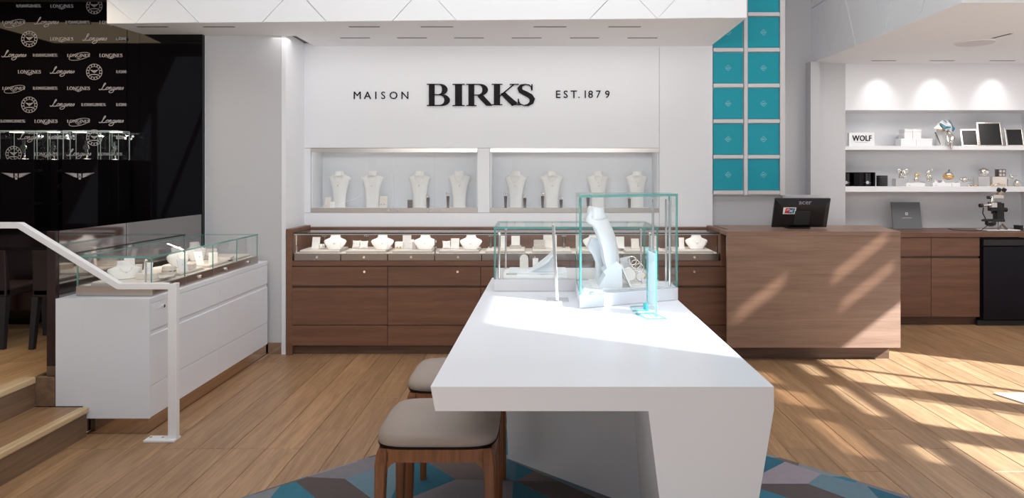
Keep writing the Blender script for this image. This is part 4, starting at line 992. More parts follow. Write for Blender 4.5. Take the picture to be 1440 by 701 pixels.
for px, s_, lb_ in rp:
    pos = (X(px, FY), FY, NZ[0]+.0365)
    if first: rp0.location = pos; rp0['label'] = lb_; first = False
    else: dup(rp0, lb_, pos, 0, None, (1, 1, s_))
def block(name, label, cat, px0, px1, y, z0, h, d, m, lean=.0, parts=None):
    t = thing(name, label, cat, (X((px0+px1)/2, y), y, z0))
    xa, xb = X(px0, y), X(px1, y); mb = MB(); mb.add([(xa, y, z0), (xb, y, z0), (xb, y+d, z0), (xa, y+d, z0), (xa, y+lean, z0+h), (xb, y+lean, z0+h), (xb, y+d+lean, z0+h), (xa, y+d+lean, z0+h)], [(0, 3, 2, 1), (4, 5, 6, 7), (0, 1, 5, 4), (1, 2, 6, 5), (2, 3, 7, 6), (3, 0, 4, 7)])
    mb.build('panel', m, t, .0012); return t
vz = NZ[0]+.0365
e = block('earring_card', 'pale grey earring card at far left of the left wall case', 'earring stand', 456, 465, FY, vz, .095, .006, 'linen', .02); MB().ell((X(459, FY), FY-.002, vz+.02), .004, 8, 6).build('earring', 'gold', e)
e = block('earring_card', 'tiny white card in front of the first bust, left wall case', 'earring stand', 463.5, 470, FY-.02, vz, .055, .005, 'bust_white', .012); MB().ell((X(467, FY), FY-.02, vz+.03), .003, 8, 6).build('earring', 'silver', e)
e = block('earring_card', 'cream earring card with two studs right of the second bust', 'earring stand', 533.5, 544.5, FY, vz, .105, .006, 'linen', .02)
for q in (536, 540.5): MB().ell((X(q, FY), FY-.001, vz+.032), .0045, 8, 6).build('earring', 'steel_dark', e)
e = block('cuff_block', 'dark bronze cuff block left of the third bust', 'bracelet stand', 573, 579.5, FY, vz, .072, .035, 'steel_dark'); MB().box(X(573, FY), X(579.5, FY), FY-.001, FY+.0355, vz+.0725, vz+.076).build('cap', 'silver', e)
# trays on the deck of the long showcase
dz = .8465; trays = []
t0 = thing('display_tray', 'p', 'tray', (0, 0, 0), 'cream trays in the long glass showcase')
MB().box(-.168, .168, -.16, .16, 0, .010).build('base', 'grey_fabric', t0, .001); MB().box(-.163, .163, -.155, .155, .0105, .022).build('pad', 'linen', t0, .002)
tl = ['far left', 'second from left', 'third from left', 'fourth from left', 'fifth from left', 'sixth from left', 'seventh from left', 'eighth from left', 'far right']
for k in range(9):
    cx_ = (X(seams[k], CY)+X(seams[k+1], CY))/2; lb_ = 'cream fabric tray, %s in the long glass showcase' % tl[k]
    if k == 0: t0.location = (cx_, 6.15, dz); t0['label'] = lb_
    else: dup(t0, lb_, (cx_, 6.15, dz))
tz = dz+.0225
def make_low_bust(label):
    t = thing('necklace_bust', label, 'bust', (0, 0, 0), 'low necklace busts in the showcases')
    rows_ = [(.004, .056), (.02, .066), (.045, .086), (.066, .096), (.080, .090), (.090, .066), (.098, .046), (.11, .040), (.135, .037)]
    outline_sheet(rows_, .018, .22, .016).build('chest', 'bust_white', t)
    MB().box(-.060, .060, -.02, .06, 0, .004).build('foot', 'grey_fabric', t)
    MB().add([(-.02, .018, .004), (.02, .018, .004), (.02, .055, .004), (-.02, .055, .004), (-.02, .038, .10), (.02, .038, .10)], [(0, 3, 2, 1), (0, 1, 5, 4), (2, 3, 4, 5), (1, 2, 5), (3, 0, 4)]).build('strut', 'bust_white', t)
    pts = [(.034*math.cos(math.pi+math.pi*k/12), -.020+.22*(.085+.03*math.sin(math.pi+math.pi*k/12)), .088+.034*math.sin(math.pi+math.pi*k/12)) for k in range(13)]
    MB().tube(pts, .001, 5).build('chain', 'silver', t); MB().ell((0, -.008, .050), (.004, .003, .005), 8, 6).build('pendant', 'silver', t); return t
lb0 = make_low_bust('p'); EY = 6.05
lbs = [(470.5, 6.05, 'low white necklace bust on the far left tray of the showcase'), (537.6, 6.05, 'low white necklace bust on the second tray of the showcase'), (597.6, 6.05, 'low white necklace bust on the third tray of the showcase'), (661.7, 6.05, 'low white necklace bust on the fourth tray of the showcase'),
       (835, 6.1, 'low white necklace bust seen through the tall glass case'), (980, 6.08, 'low white necklace bust on the far right tray of the showcase')]
for i, (px, y_, lb_) in enumerate(lbs):
    if i == 0: lb0.location = (X(px, y_), y_, tz); lb0['label'] = lb_
    else: dup(lb0, lb_, (X(px, y_), y_, tz), random.uniform(-.1, .1))
for i, (px, lb_) in enumerate([(456, 'clear ring pillar beside the first low bust'), (515, 'ring pillar behind the two small pillows'), (690, 'ring pillar left of the low glass case, in long showcase'), (793, 'ring pillar seen through the low glass case')]):
    dup(rp0, lb_, (X(px, 6.22), 6.22, tz), 0, 'ring pillars in the long showcase')
def make_pillow(label):
    t = thing('jewellery_pillow', label, 'pillow', (0, 0, 0), 'small white jewellery pillows')
    rings = []
    n = 9; top = []; bt = []
    vs = []; fs = []
    for j in range(n+1):
        for i in range(n+1):
            u_, v_ = -1+2*i/n, -1+2*j/n; pin = 1-.13*(1-abs(u_)**2)*abs(v_)**3-.0; pin2 = 1-.13*(1-abs(v_)**2)*abs(u_)**3
            h = .014*((1-u_**4)*(1-v_**4))**.6
            vs.append((u_*.036*pin2, -h, (v_+1)*.036*1-0+(-.0)*0+(.036*v_*(pin-1))))
    m_ = len(vs); vs += [(x_, -y_, z_) for x_, y_, z_ in vs]
    for j in range(n):
        for i in range(n):
            a = j*(n+1)+i; fs.append((a, a+1, a+n+2, a+n+1)); fs.append((m_+a, m_+a+n+1, m_+a+n+2, m_+a+1))
    o = MB().add(vs, fs, 0, True).xf(Matrix.Rotation(math.radians(-24), 4, 'X') @ Matrix.Translation((0, 0, .004))).build('cushion', 'bust_white', t)
    MB().tube([(.012*math.cos(2*math.pi*k/12), .004-.012, .046+.012*math.sin(2*math.pi*k/12)) for k in range(13)], .0011, 5).build('bracelet', 'silver', t); return t
pi0 = make_pillow('p')
for i, (px, y_, lb_) in enumerate([(500.5, 6.13, 'small white pillow on left of the pair in second tray'), (511.5, 6.09, 'small white pillow on right of the pair in second tray'), (628, 6.10, 'small white pillow left of the card on fourth tray')]):
    pos = (X(px, y_), y_, tz)
    if i == 0: pi0.location = pos; pi0['label'] = lb_
    else: dup(pi0, lb_, pos, .1*i)
def card(px0, px1, y_, h, label, m='bust_white', base=True, lean=.03, cat='earring stand'):
    t = block('earring_card', label, cat, px0, px1, y_, tz, h, .006, m, lean)
    if base: MB().box(X(px0, y_)-.004, X(px1, y_)+.004, y_-.012, y_+.05, tz+.0002, tz+.008).build('foot', m, t, .001)
    cx_ = X((px0+px1)/2, y_)
    for s in (-1, 1): MB().ell((cx_+s*.010, y_+lean*.6-.002, tz+h*.62), .0035, 8, 6).build('earring', 'silver', t)
    return t
card(438, 449, 6.12, .098, 'white slanted earring card at far left of the long showcase')
rl = thing('ring_roll', 'small ribbed white ring roll beside the far left card', 'ring stand', (X(452, 6.1), 6.1, tz)); MB().cyl((X(449.5, 6.1), 6.09, tz+.022), (X(455.5, 6.1), 6.11, tz+.022), .022, 14).build('roll', 'bust_white', rl)
MB().cyl((X(452, 6.1), 6.095, tz+.022), (X(452.8, 6.1), 6.10, tz+.022), .0235, 14).build('band', 'silver', rl)
hb = thing('bracelet_roll', 'white rounded bracelet roll with rings on the third tray', 'bracelet stand', (X(560, 6.1), 6.1, tz)); MB().box(X(555, 6.1), X(566.5, 6.1), 6.09, 6.14, tz, tz+.062).build('block', 'bust_white', hb, .012, 4)
for q in (559, 563.5): MB().cyl((X(q, 6.1), 6.082, tz+.014), (X(q, 6.1), 6.0895, tz+.014), .008, 10).build('ring', 'gold', hb)
card(566, 578, 6.16, .112, 'tall white card in the middle of the third tray', 'bust_white', True, .012)
card(576, 582, 6.09, .082, 'narrow white card beside the grey block on third tray', 'bust_white', False, .012)
block('ring_block', 'grey pointed ring block left of the third low bust', 'ring stand', 579.5, 585, 6.06, tz, .062, .03, 'grey_fabric')
card(633.5, 645.5, 6.14, .085, 'white framed card beside the small pillow on fourth tray', 'bust_white', True, .03)
card(704, 712.5, 6.15, .11, 'tall white box card at the left post of the low case', 'bust_white', False, .0)
def card_grey(px0, px1, y_, h, label):
    t = card(px0, px1, y_, h, label, 'bust_white', False, .015); MB().box(X(px0-2, y_), X(px1+2, y_), y_-.03, y_-.001, tz+.0002, tz+.030).build('foot', 'grey_fabric', t, .001); return t
card_grey(719, 731, 6.14, .108, 'white card in a grey foot, seen through the low case')
t = block('open_box', 'open grey jewellery box seen through the low glass case', 'box', 750.5, 766, 6.13, tz+.02, .055, .006, 'grey_fabric', .012); MB().box(X(750.5, 6.1), X(766, 6.1), 6.07, 6.13, tz+.0005, tz+.022).build('tray', 'grey_fabric', t, .001)
card(764, 783, 6.2, .115, 'wide white panel behind the open grey box', 'bust_white', False, .0)
card(866, 878, 6.15, .10, 'white card right of the bust behind the tall case', 'bust_white', True, .02)
card(888, 899, 6.12, .085, 'white card behind the right part of the tall case', 'linen', True, .03)
card(914, 924, 6.15, .11, 'white card just right of the tall case posts', 'bust_white', True, .01)
card(955, 962.5, 6.12, .095, 'white card left of the far right low bust', 'bust_white', True, .02)
# contents of the left showcase
lz = .8485
t0 = thing('display_tray', 'cream tray nearest the handrail in the left showcase', 'tray', (-2.46, 4.37, lz), 'cream trays in the left showcase'); ORG[t0.name] = Vector((0, 0, 0))
MB().box(-.165, .17, -.165, .165, 0, .010).build('base', 'grey_fabric', t0, .001); MB().box(-.16, .165, -.16, .16, .0105, .020).build('pad', 'linen', t0, .002)
for k, lb_ in enumerate(['cream tray second from the handrail in the left showcase', 'cream tray third from the handrail in the left showcase', 'cream tray at the far end of the left showcase']): dup(t0, lb_, (-2.46, 4.767+.398*k, lz))
lz2 = lz+.0205
dup(lb0, 'low cream necklace bust nearest the handrail in the left showcase', (-2.49, 4.33, lz2), .9, 'low necklace busts in the showcases', (1, 1, .8))
dup(lb0, 'low cream necklace bust third from handrail in left showcase', (-2.44, 4.90, lz2), 1.3, 'low necklace busts in the showcases')
dup(lb0, 'low cream necklace bust at the far end of the left showcase', (-2.50, 5.28, lz2), 1.2, 'low necklace busts in the showcases')
def lblock(name, label, cat, x_, y_, w_, d_, h_, rz, m='linen', lean=.0, z=None):
    t = thing(name, label, cat, (x_, y_, z or lz2)); ORG[t.name] = Vector((0, 0, 0))
    MB().add([(-w_/2, -d_/2, 0), (w_/2, -d_/2, 0), (w_/2, d_/2, 0), (-w_/2, d_/2, 0), (-w_/2, -d_/2+lean, h_), (w_/2, -d_/2+lean, h_), (w_/2, d_/2+lean, h_), (-w_/2, d_/2+lean, h_)], [(0, 3, 2, 1), (4, 5, 6, 7), (0, 1, 5, 4), (1, 2, 6, 5), (2, 3, 7, 6), (3, 0, 4, 7)]).build('panel', m, t, .002)
    MB().ell((0, -d_/2+lean*.6-.002, h_*.6), .004, 8, 6).build('earring', 'silver', t); t.rotation_euler = (0, 0, rz); return t
lblock('ring_block', 'cream square ring block behind the near bust', 'ring stand', -2.50, 4.47, .05, .05, .07, .3)
lblock('earring_card', 'cream slanted card behind the near corner post', 'earring stand', -2.41, 4.42, .05, .008, .085, .2, 'bust_white', .035)
lblock('ring_block', 'long cream ring bar under the slanted card', 'ring stand', -2.36, 4.33, .12, .05, .035, .15)
t = thing('bracelet_roll', 'beige drum shaped bracelet roll near the showcase corner', 'bracelet stand', (-2.33, 4.53, lz2)); MB().lathe([(.040, 0), (.042, .025), (.040, .05)], (-2.33, 4.53, lz2), 22).build('drum', 'linen', t); MB().lathe([(.043, .02), (.043, .028)], (-2.33, 4.53, lz2), 22).build('bangle', 'silver', t)
lblock('earring_card', 'cream slanted card beside the beige drum', 'earring stand', -2.30, 4.66, .06, .008, .08, .9, 'bust_white', .035)
lblock('ring_block', 'low cream wedge on the second tray of the left showcase', 'ring stand', -2.34, 4.80, .08, .09, .035, .2)
lblock('earring_card', 'cream tall card on the third tray of the left showcase', 'earring stand', -2.36, 5.02, .055, .008, .09, .9, 'bust_white', .04)
lblock('bracelet_block', 'cream rounded bracelet block on the third tray', 'bracelet stand', -2.32, 5.13, .06, .05, .075, .4, 'bust_white')
lblock('flat_display', 'flat beige display board on the far trays', 'tray', -2.36, 5.36, .15, .13, .018, .2, 'linen')
lblock('flat_display', 'small flat beige board beside the beige drum', 'tray', -2.29, 4.40, .06, .11, .008, -.1, 'linen')
lblock('earring_card', 'pale card standing at rear of the left showcase', 'earring stand', -2.60, 5.16, .06, .008, .10, .5, 'bust_white', .03)
lblock('earring_card', 'pale card standing against the mirrored partition', 'earring stand', -2.62, 4.60, .06, .008, .10, .6, 'bust_white', .03)
lblock('ring_block', 'pale ring block at the far corner of the left showcase', 'ring stand', -2.56, 5.62, .08, .06, .05, .6, 'linen')
# ================================================================== DESK, SHELF AND COUNTER ITEMS
# monitor seen from behind, its top leaning towards the camera
mo = thing('monitor', 'black monitor seen from behind on the reception desk', 'monitor', (X(1125, 6.0), 6.02, 1.0505)); ORG[mo.name] = Vector((0, 0, 0))
R_ = Matrix.Rotation(math.radians(20), 4, 'X'); W2, Hh = .232, .262
bk = [(-W2, 0, 0), (W2, 0, 0), (W2, 0, Hh), (-W2, 0, Hh)]; bi = [(-W2+.045, -.03, .035), (W2-.045, -.03, .035), (W2-.045, -.03, Hh-.045), (-W2+.045, -.03, Hh-.045)]; ft = [(x_, .018, z_) for x_, _, z_ in bk]
m = MB().loft([ft, bk, bi]); m.xf(Matrix.Translation((0, 0, .010)) @ R_).build('shell', 'black_plastic', mo, .003)
m = MB().box(-W2+.012, W2-.012, .018, .0195, .012, Hh-.012).xf(Matrix.Translation((0, 0, .010)) @ R_).build('screen', 'black_gloss', mo)
m = MB().box(-.065, .065, -.036, -.0295, .04, .165).xf(Matrix.Translation((0, 0, .010)) @ R_).build('hinge_cover', 'black_matte', mo, .003)
MB().box(-.09, .09, -.02, .13, 0, .010).build('foot', 'black_matte', mo, .003)
lt = text_mb('acer', .03, 1.0, 0); fit(lt, .105, .026); 
lt.xf(Matrix.Translation((0, 0, .010)) @ R_ @ Matrix.Translation((.012, -.018, Hh-.034)) @ Matrix.Rotation(math.radians(-33.7), 4, 'X')); lt.build('lettering', 'print_dim', mo)
def sticker(x0, x1, z0, z1, m_, dy=0, sk=0): return MB().add([(x0, -.0305-dy, z0), (x1, -.0305-dy, z0), (x1+sk, -.0305-dy, z1), (x0+sk, -.0305-dy, z1), (x0, -.030, z0), (x1, -.030, z0), (x1+sk, -.030, z1), (x0+sk, -.030, z1)], [(0, 1, 2, 3), (4, 7, 6, 5), (0, 4, 5, 1), (1, 5, 6, 2), (2, 6, 7, 3), (3, 7, 4, 0)]).xf(Matrix.Translation((0, 0, .010)) @ R_)
stk = sticker(-.165, -.058, .135, .195, 'white_plastic').build('card_sticker', 'white_plastic', mo, 0)
sticker(-.152, -.122, .142, .188, '', .0006, .008).build('red_stripe', 'red_print', stk); sticker(-.122, -.096, .142, .188, '', .0006, .008).build('blue_stripe', 'blue_print', stk); sticker(-.096, -.074, .142, .188, '', .0006, .008).build('green_stripe', 'green_print', stk)
w1 = merge(ribbon([(-.138, .170), (-.12, .176), (-.10, .168), (-.082, .172)], .006, -.0318, .0006), ribbon([(-.115, .155), (-.10, .160), (-.085, .153)], .007, -.0318, .0006)).xf(Matrix.Translation((0, 0, .010)) @ R_); w1.build('white_marks', 'white_plastic', stk)
# grey book / box with crest
bk_ = thing('presentation_folder', 'grey presentation folder with small crest leaning on alcove counter', 'folder', (X(1277, 7.62), 7.62, .9255)); ORG[bk_.name] = Vector((0, 0, 0))
h_ = .292; w_ = .155
RB = Matrix.Rotation(math.radians(-11), 4, 'X')
MB().box(-w_, w_, 0, .014, 0, h_).xf(RB).build('cover', 'book_grey', bk_, .002); MB().box(-w_+.003, w_, .0142, .022, .003, h_-.003).xf(RB).build('pages', 'linen', bk_)
MB().box(-.014, .014, -.001, 0, .150, .180).xf(RB).build('crest', 'foil', bk_); merge(serif_word('B', .014, .018)).xf(RB @ Matrix.Translation((0, -.0026, .165))).build('crest_letter', 'book_grey', bk_)
MB().box(-.05, .05, -.001, 0, .118, .122).xf(RB).build('foil_line', 'foil', bk_)
# upper shelf
U = SH1[1]+.0005; IY = 7.56
ws = thing('brand_block', 'small white block lettered WOLF on the upper shelf', 'sign', (X(1211, IY), IY, U))
MB().box(X(1194, IY), X(1229.5, IY), IY, IY+.04, U, Z(187, IY)).build('block', 'white_plastic', ws, .002)
at(fit(text_mb('WOLF', .08, 1.05, .01), .205, .060), X(1212, IY), IY-.001, Z(194.5, IY)).build('lettering', 'letter_black', ws)
MB().box(X(1203, IY), X(1220, IY), IY-.001, IY, Z(200.6, IY), Z(200.2, IY)).build('fine_print', 'gap_grey', ws)
for i, (a, b, z0_, z1_, yy_, lb_) in enumerate([(1267, 1288, 205, 194.5, 7.55, 'white gift box, lower left under the small boxes on upper shelf'), (1288.4, 1311, 205, 194.5, 7.55, 'white gift box, lower right on the upper shelf'), (1272, 1283.5, 194, 181.5, 7.57, 'small white gift box, left one on top of the stack'), (1284, 1295.5, 194, 181.5, 7.57, 'small white gift box, right one on top of the stack')]):
    low = z0_ == 205; za = U if low else U+.0815; zb = U+.081 if low else Z(181.5, 7.57)
    t = thing('gift_box', lb_, 'box', (X((a+b)/2, yy_), yy_, za), 'white gift boxes on the upper shelf')
    MB().box(X(a, yy_), X(b, yy_), yy_, yy_+.12, za, za+(zb-za)*.72).build('tray', 'white_plastic', t, .001); MB().box(X(a, yy_)-.0005, X(b, yy_)+.0005, yy_-.0015, yy_+.1215, za+(zb-za)*.73, zb).build('lid', 'white_plastic', t, .001)
# draped silver sculpture vase
vs_ = thing('sculptural_vase', 'silver sculptural ornament with teal-striped petals on a white stand', 'ornament', (X(1328, IY), IY, U))
MB().lathe([(.045, 0), (.043, .12), (.036, .18), (.02, .20)], (X(1327, IY), 7.62, U), 18).build('stand', 'white_plastic', vs_)
cc = Vector((X(1327, IY), 7.57, Z(186, IY)))
def leaf(name, m_, pts, th=.004):
    """folded petal: pts are (px, py, depth) corners in order, thickened backwards"""
    vs = [V(a, b, 7.56)+Vector((0, d, 0)) for a, b, d in pts]; n = len(vs)
    c = sum(vs, Vector())/n+Vector((0, -.015, 0)); vs.append(c); bk = [v+Vector((0, th, 0)) for v in vs]
    fs = [((k+1) % n, k, n) for k in range(n)]+[(n+1+k, n+1+(k+1) % n, n+1+n) for k in range(n)]+[(k, (k+1) % n, n+1+(k+1) % n, n+1+k) for k in range(n)]
    MB().add(vs+bk, fs).build(name, m_, vs_)
leaf('petal', 'silver', [(1311, 181, -.03), (1318, 173, -.03), (1327, 184, -.07), (1331, 187, -.06), (1320, 184, -.05)])
leaf('petal', 'foil', [(1318, 173, -.04), (1323, 168.5, -.03), (1331, 176, -.09), (1333, 188, -.07), (1324, 184, -.08)])
leaf('petal', 'white_plastic', [(1322, 169, -.02), (1329, 169, -.02), (1333, 180, -.08), (1332, 187, -.07), (1327, 178, -.09)])
leaf('petal', 'silver', [(1330, 170, -.02), (1334, 173, -.03), (1339, 179, -.03), (1337, 185, -.04), (1333, 188, -.06)])
leaf('teal_stripe', 'teal_enamel', [(1317.5, 174, -.06), (1319, 174, -.06), (1321.5, 180.5, -.095), (1329, 179.5, -.105), (1329, 181, -.105), (1320.5, 182, -.095)])
leaf('teal_stripe', 'teal_enamel', [(1330.8, 169, -.04), (1333, 170, -.04), (1335, 181, -.09), (1334, 187, -.085), (1331.5, 178, -.10)])
leaf('teal_stripe', 'teal_enamel', [(1335, 184, -.06), (1338.5, 179.5, -.05), (1339, 181.5, -.05), (1336, 186, -.06)])
leaf('teal_stripe', 'teal_enamel', [(1322, 168.5, -.05), (1323.5, 169, -.05), (1326, 173.5, -.08), (1325, 173.8, -.08)])
m = MB(); m.tube([cc+Vector((-.09, -.01, .0)), cc+Vector((-.075, -.02, -.05)), cc+Vector((-.04, -.02, -.13))], [.008, .006, .003], 8); m.build('drape', 'steel_dark', vs_)
m = MB(); hx = X(1335, 7.46); m.tube([(hx, 7.50, Z(184, 7.46)), (hx+.01, 7.43, Z(195, 7.46)), (hx-.012, 7.425, Z(203, 7.46)), (hx+.008, 7.43, Z(210, 7.46))], [.022, .030, .020, .010], 10)
m.tube([(hx-.02, 7.47, Z(190, 7.46)), (hx-.03, 7.44, Z(200, 7.46)), (hx-.005, 7.43, Z(207, 7.46))], [.010, .013, .006], 8); m.build('hanging_chain', 'silver', vs_)
def pframe(px0, px1, pyt, label):
    xa, xb = X(px0, 7.58), X(px1, 7.58); w = (xb-xa); h = (205-pyt)*7.58/1000; t = thing('picture_frame', label, 'picture frame', ((xa+xb)/2, 7.56, U), 'silver picture frames'); ORG[t.name] = Vector((0, 0, 0))
    Rr = Matrix.Rotation(math.radians(-14), 4, 'X'); f = .016 if w < .25 else .024; h = h/math.cos(math.radians(14))
    m = MB(); m.box(-w/2, w/2, 0, .012, 0, f); m.box(-w/2, w/2, 0, .012, h-f, h); m.box(-w/2, -w/2+f, 0, .012, f, h-f); m.box(w/2-f, w/2, 0, .012, f, h-f); m.xf(Rr).build('frame', 'silver', t, .002)
    MB().box(-w/2+f, w/2-f, .004, .010, f, h-f).xf(Rr).build('picture', 'black_plastic', t)
    MB().add([(-.03, .012, .0), (.03, .012, 0), (.03, .10, 0), (-.03, .10, 0), (-.02, .045, h*.6), (.02, .045, h*.6)], [(0, 3, 2, 1), (0, 1, 5, 4), (2, 3, 4, 5), (1, 2, 5), (3, 0, 4)]).build('easel', 'black_matte', t); t.rotation_euler = (0, 0, -.12); return t
pframe(1352, 1375, 180.5, 'smaller silver picture frame beside the ornament on upper shelf'); pframe(1376.5, 1409, 170.5, 'large silver picture frame in the middle of the three'); pframe(1415, 1439, 179, 'silver picture frame at the right end of the upper shelf')
# lower shelf
Ls = SH2[1]+.0005
bb = thing('watch_case', 'long black open case with two watch drums on the lower shelf', 'case', (X(1203, IY), IY, Ls))
xa, xb = X(1175.8, IY), X(1231, IY); zt_ = Z(242.5, IY)
m = MB(); m.box(xa, xb, IY+.10, IY+.12, Ls, zt_); m.box(xa, xb, IY, IY+.10, Ls, Ls+.008); m.box(xa, xb, IY, IY+.10, zt_-.008, zt_); m.box(xa, xa+.055, IY, IY+.10, Ls+.008, zt_-.008); m.box(xb-.02, xb, IY, IY+.10, Ls+.008, zt_-.008); m.box(X(1201, IY), X(1215, IY), IY, IY+.10, Ls+.008, zt_-.008); m.build('shell', 'black_gloss', bb)
for c in (1192, 1222):
    MB().cyl((X(c, IY), IY+.05, Ls+.010), (X(c, IY), IY+.05, zt_-.010), .045, 18).build('drum', 'black_plastic', bb)
    MB().lathe([(.047, .03), (.047, .045)], (X(c, IY), IY+.05, Ls), 18).build('watch_strap', 'steel_dark', bb)
    MB().cyl((X(c-2, IY), IY+.0, Ls+.04), (X(c-2, IY), IY+.006, Ls+.04), .017, 16).build('watch_dial', 'chrome', bb)
jr = thing('black_canister', 'short black lidded canister beside the black watch case', 'canister', (X(1243.5, IY), IY+.05, Ls)); MB().lathe([(.052, 0), (.055, .004), (.055, .095), (.053, .098)], (X(1243.5, IY), IY+.05, Ls), 26).build('jar', 'black_matte', jr); MB().lathe([(.056, .0985), (.056, .112), (.052, .115)], (X(1243.5, IY), IY+.05, Ls), 26).build('lid', 'black_plastic', jr)
for i, (a, b, lb_) in enumerate([(1273.5, 1300, 'white riser bar in front of the bear figurines'), (1311, 1337.5, 'white riser bar below the yellow banded ornament'), (1338, 1349.5, 'short white riser bar right of yellow banded ornament')]):
    t = thing('riser_bar', lb_, 'stand', (X((a+b)/2, 7.5), 7.5, Ls)); MB().box(X(a, 7.5), X(b, 7.5), 7.49, 7.53, Ls, Ls+.038).build('bar', 'white_plastic', t, .001)
    if i < 2: MB().box(X(a+3.5, 7.5), X(a+6, 7.5), 7.489, 7.49, Ls+.006, Ls+.012).build('price_tag', 'gap_grey', t)
def riser(px0, px1, h, label, y_=7.60, m='crystal'):
    t = thing('acrylic_riser', label, 'stand', (X((px0+px1)/2, y_), y_+.05, Ls)); MB().box(X(px0, y_), X(px1, y_), y_, y_+.09, Ls, Ls+h).build('block', m, t, .001)
    MB().box(X(px0, y_)-.001, X(px1, y_)+.001, y_-.001, y_+.091, Ls+h+.0003, Ls+h+.003).build('cap', 'white_plastic', t); return Ls+h+.0035
def fig(name, label, balls, tubes=(), m='silver', base=None):
    """small figurine: ellipsoid head/body parts. balls: (part, x,y,z, rx,ry,rz, mat)"""
    t = thing(name, label, 'figurine', base)
    for p, x_, y_, z_, rx, ry, rz, mm in balls: MB().ell((base[0]+x_, base[1]+y_, base[2]+z_), (rx, ry, rz), 14, 8).build(p, mm or m, t)
    for p, pts_, r_, mm in tubes: MB().tube([(base[0]+a, base[1]+b, base[2]+c) for a, b, c in pts_], r_, 8).build(p, mm or m, t)
    return t
def animal(label, px, y_, z_, s, flip=1, name='bear_figurine', snout=1):
    f = flip
    return fig(name, label, [('body', 0, 0, .045*s, .030*s, .026*s, .036*s, None), ('head', .012*f*s, -.01*s, .100*s, .024*s, .022*s, .022*s, None), ('ear', -.008*s, 0, .122*s, .009*s, .006*s, .009*s, None), ('ear', .030*s, 0, .122*s, .009*s, .006*s, .009*s, None),
        ('snout', .030*f*s, -.02*s, .094*s, .013*s*snout, .010*s, .009*s, None), ('foot', -.022*s, -.018*s, .010*s, .013*s, .016*s, .010*s, None), ('foot', .024*s, -.018*s, .010*s, .013*s, .016*s, .010*s, None)],
        [('arm', [(.02*s, -.01*s, .065*s), (.045*f*s, -.02*s, .050*s)], .009*s, None), ('arm', [(-.02*s, -.01*s, .065*s), (-.042*s, -.015*s, .048*s)], .009*s, None)], 'silver', (X(px, y_), y_, z_))
zr = riser(1260, 1277, .082, 'clear block under the elephant figurine')
fig('elephant_figurine', 'silver big-eared elephant figurine on the leftmost clear block', [('body', 0, .01, .040, .034, .026, .030, None), ('head', 0, -.02, .070, .026, .022, .024, None), ('ear', -.040, -.012, .078, .022, .006, .024, None), ('ear', .042, -.012, .078, .022, .006, .024, None)],
    [('trunk', [(0, -.04, .065), (0, -.055, .035), (.006, -.062, .010)], [.010, .007, .004], None)]+[('leg', [(sx*.018, sy*.012+.01, .028), (sx*.020, sy*.014+.01, .001)], .010, None) for sx in (-1, 1) for sy in (-1, 1)], 'silver', (X(1269, 7.64), 7.64, zr))
zr = riser(1284, 1297, .040, 'low clear block under the duck figurine')
fig('duck_figurine', 'warm silver duck figurine with raised beak, second from left', [('body', -.008, 0, .030, .026, .020, .026, None), ('head', -.004, 0, .075, .024, .020, .021, 'gold'), ('bill', .032, -.004, .080, .020, .009, .006, 'gold'), ('foot', -.02, -.01, .006, .016, .012, .006, None), ('foot', .020, -.01, .006, .016, .012, .006, None)],
    [('neck', [(-.008, 0, .045), (-.006, 0, .070)], .011, None)], 'silver', (X(1289.5, 7.63), 7.63, zr))
zr = riser(1300.5, 1313, .046, 'low clear block under the seated bear'); animal('silver seated bear figurine between duck and banded ornament', 1306.5, 7.64, zr, 1.05, -1)
zr = riser(1326, 1342, .062, 'clear block under the yellow banded ornament')
yb0 = (X(1334, 7.64), 7.645, zr)
fig('banded_ornament', 'round silver ornament with yellow bands and stem', [('globe', 0, 0, .048, .050, .044, .046, None)], [('band', [(.0505*math.cos(2*math.pi*k/20), .045*math.sin(2*math.pi*k/20), .046+.006*math.sin(2*math.pi*k/10)) for k in range(21)], .006, 'yellow_enamel'), ('band', [(.045*math.cos(2*math.pi*k/20), .040*math.sin(2*math.pi*k/20), .025) for k in range(21)], .007, 'yellow_enamel'), ('stem', [(0, 0, .09), (.012, 0, .112)], .006, 'steel_dark')], 'silver', yb0)
for q, lb_ in ((1315, 'tiny white ring cone on the riser, left one'), (1326, 'tiny white ring cone on the riser, right one')):
    t = thing('ring_cone', lb_, 'ring stand', (X(q, 7.51), 7.51, Ls+.0385)); MB().lathe([(.020, 0), (.003, .030)], (X(q, 7.51), 7.51, Ls+.0385), 12).build('cone', 'white_plastic', t); MB().lathe([(.012, .014), (.012, .017)], (X(q, 7.51), 7.51, Ls+.0385), 12).build('ring', 'gold', t)
zr = riser(1347, 1367, .040, 'long clear block under the turtle figurine')
fig('turtle_figurine', 'silver turtle figurine with domed shell and pointed tail', [('shell', .0, 0, .026, .040, .028, .028, None), ('head', -.048, -.008, .032, .017, .014, .015, None), ('flipper', -.02, -.026, .010, .016, .008, .007, None), ('flipper', .026, -.026, .010, .016, .008, .007, None)], [('tail', [(.030, 0, .02), (.055, 0, .022), (.070, 0, .038)], [.010, .006, .002], None)], 'silver', (X(1357, 7.64), 7.64, zr))
for q, lb_ in ((1362, 'small silver brooch lying left below the turtle'), (1372.5, 'small gold brooch lying right below the turtle')):
    fig('brooch', lb_, [('dome', 0, 0, .008, .022, .014, .009, 'gold' if q > 1365 else 'silver'), ('clasp', .018, -.004, .008, .010, .008, .007, 'steel_dark')], [], 'silver', (X(q, 7.5), 7.5, Ls))
zr = riser(1376, 1392, .098, 'tall clear block under the silver globe')
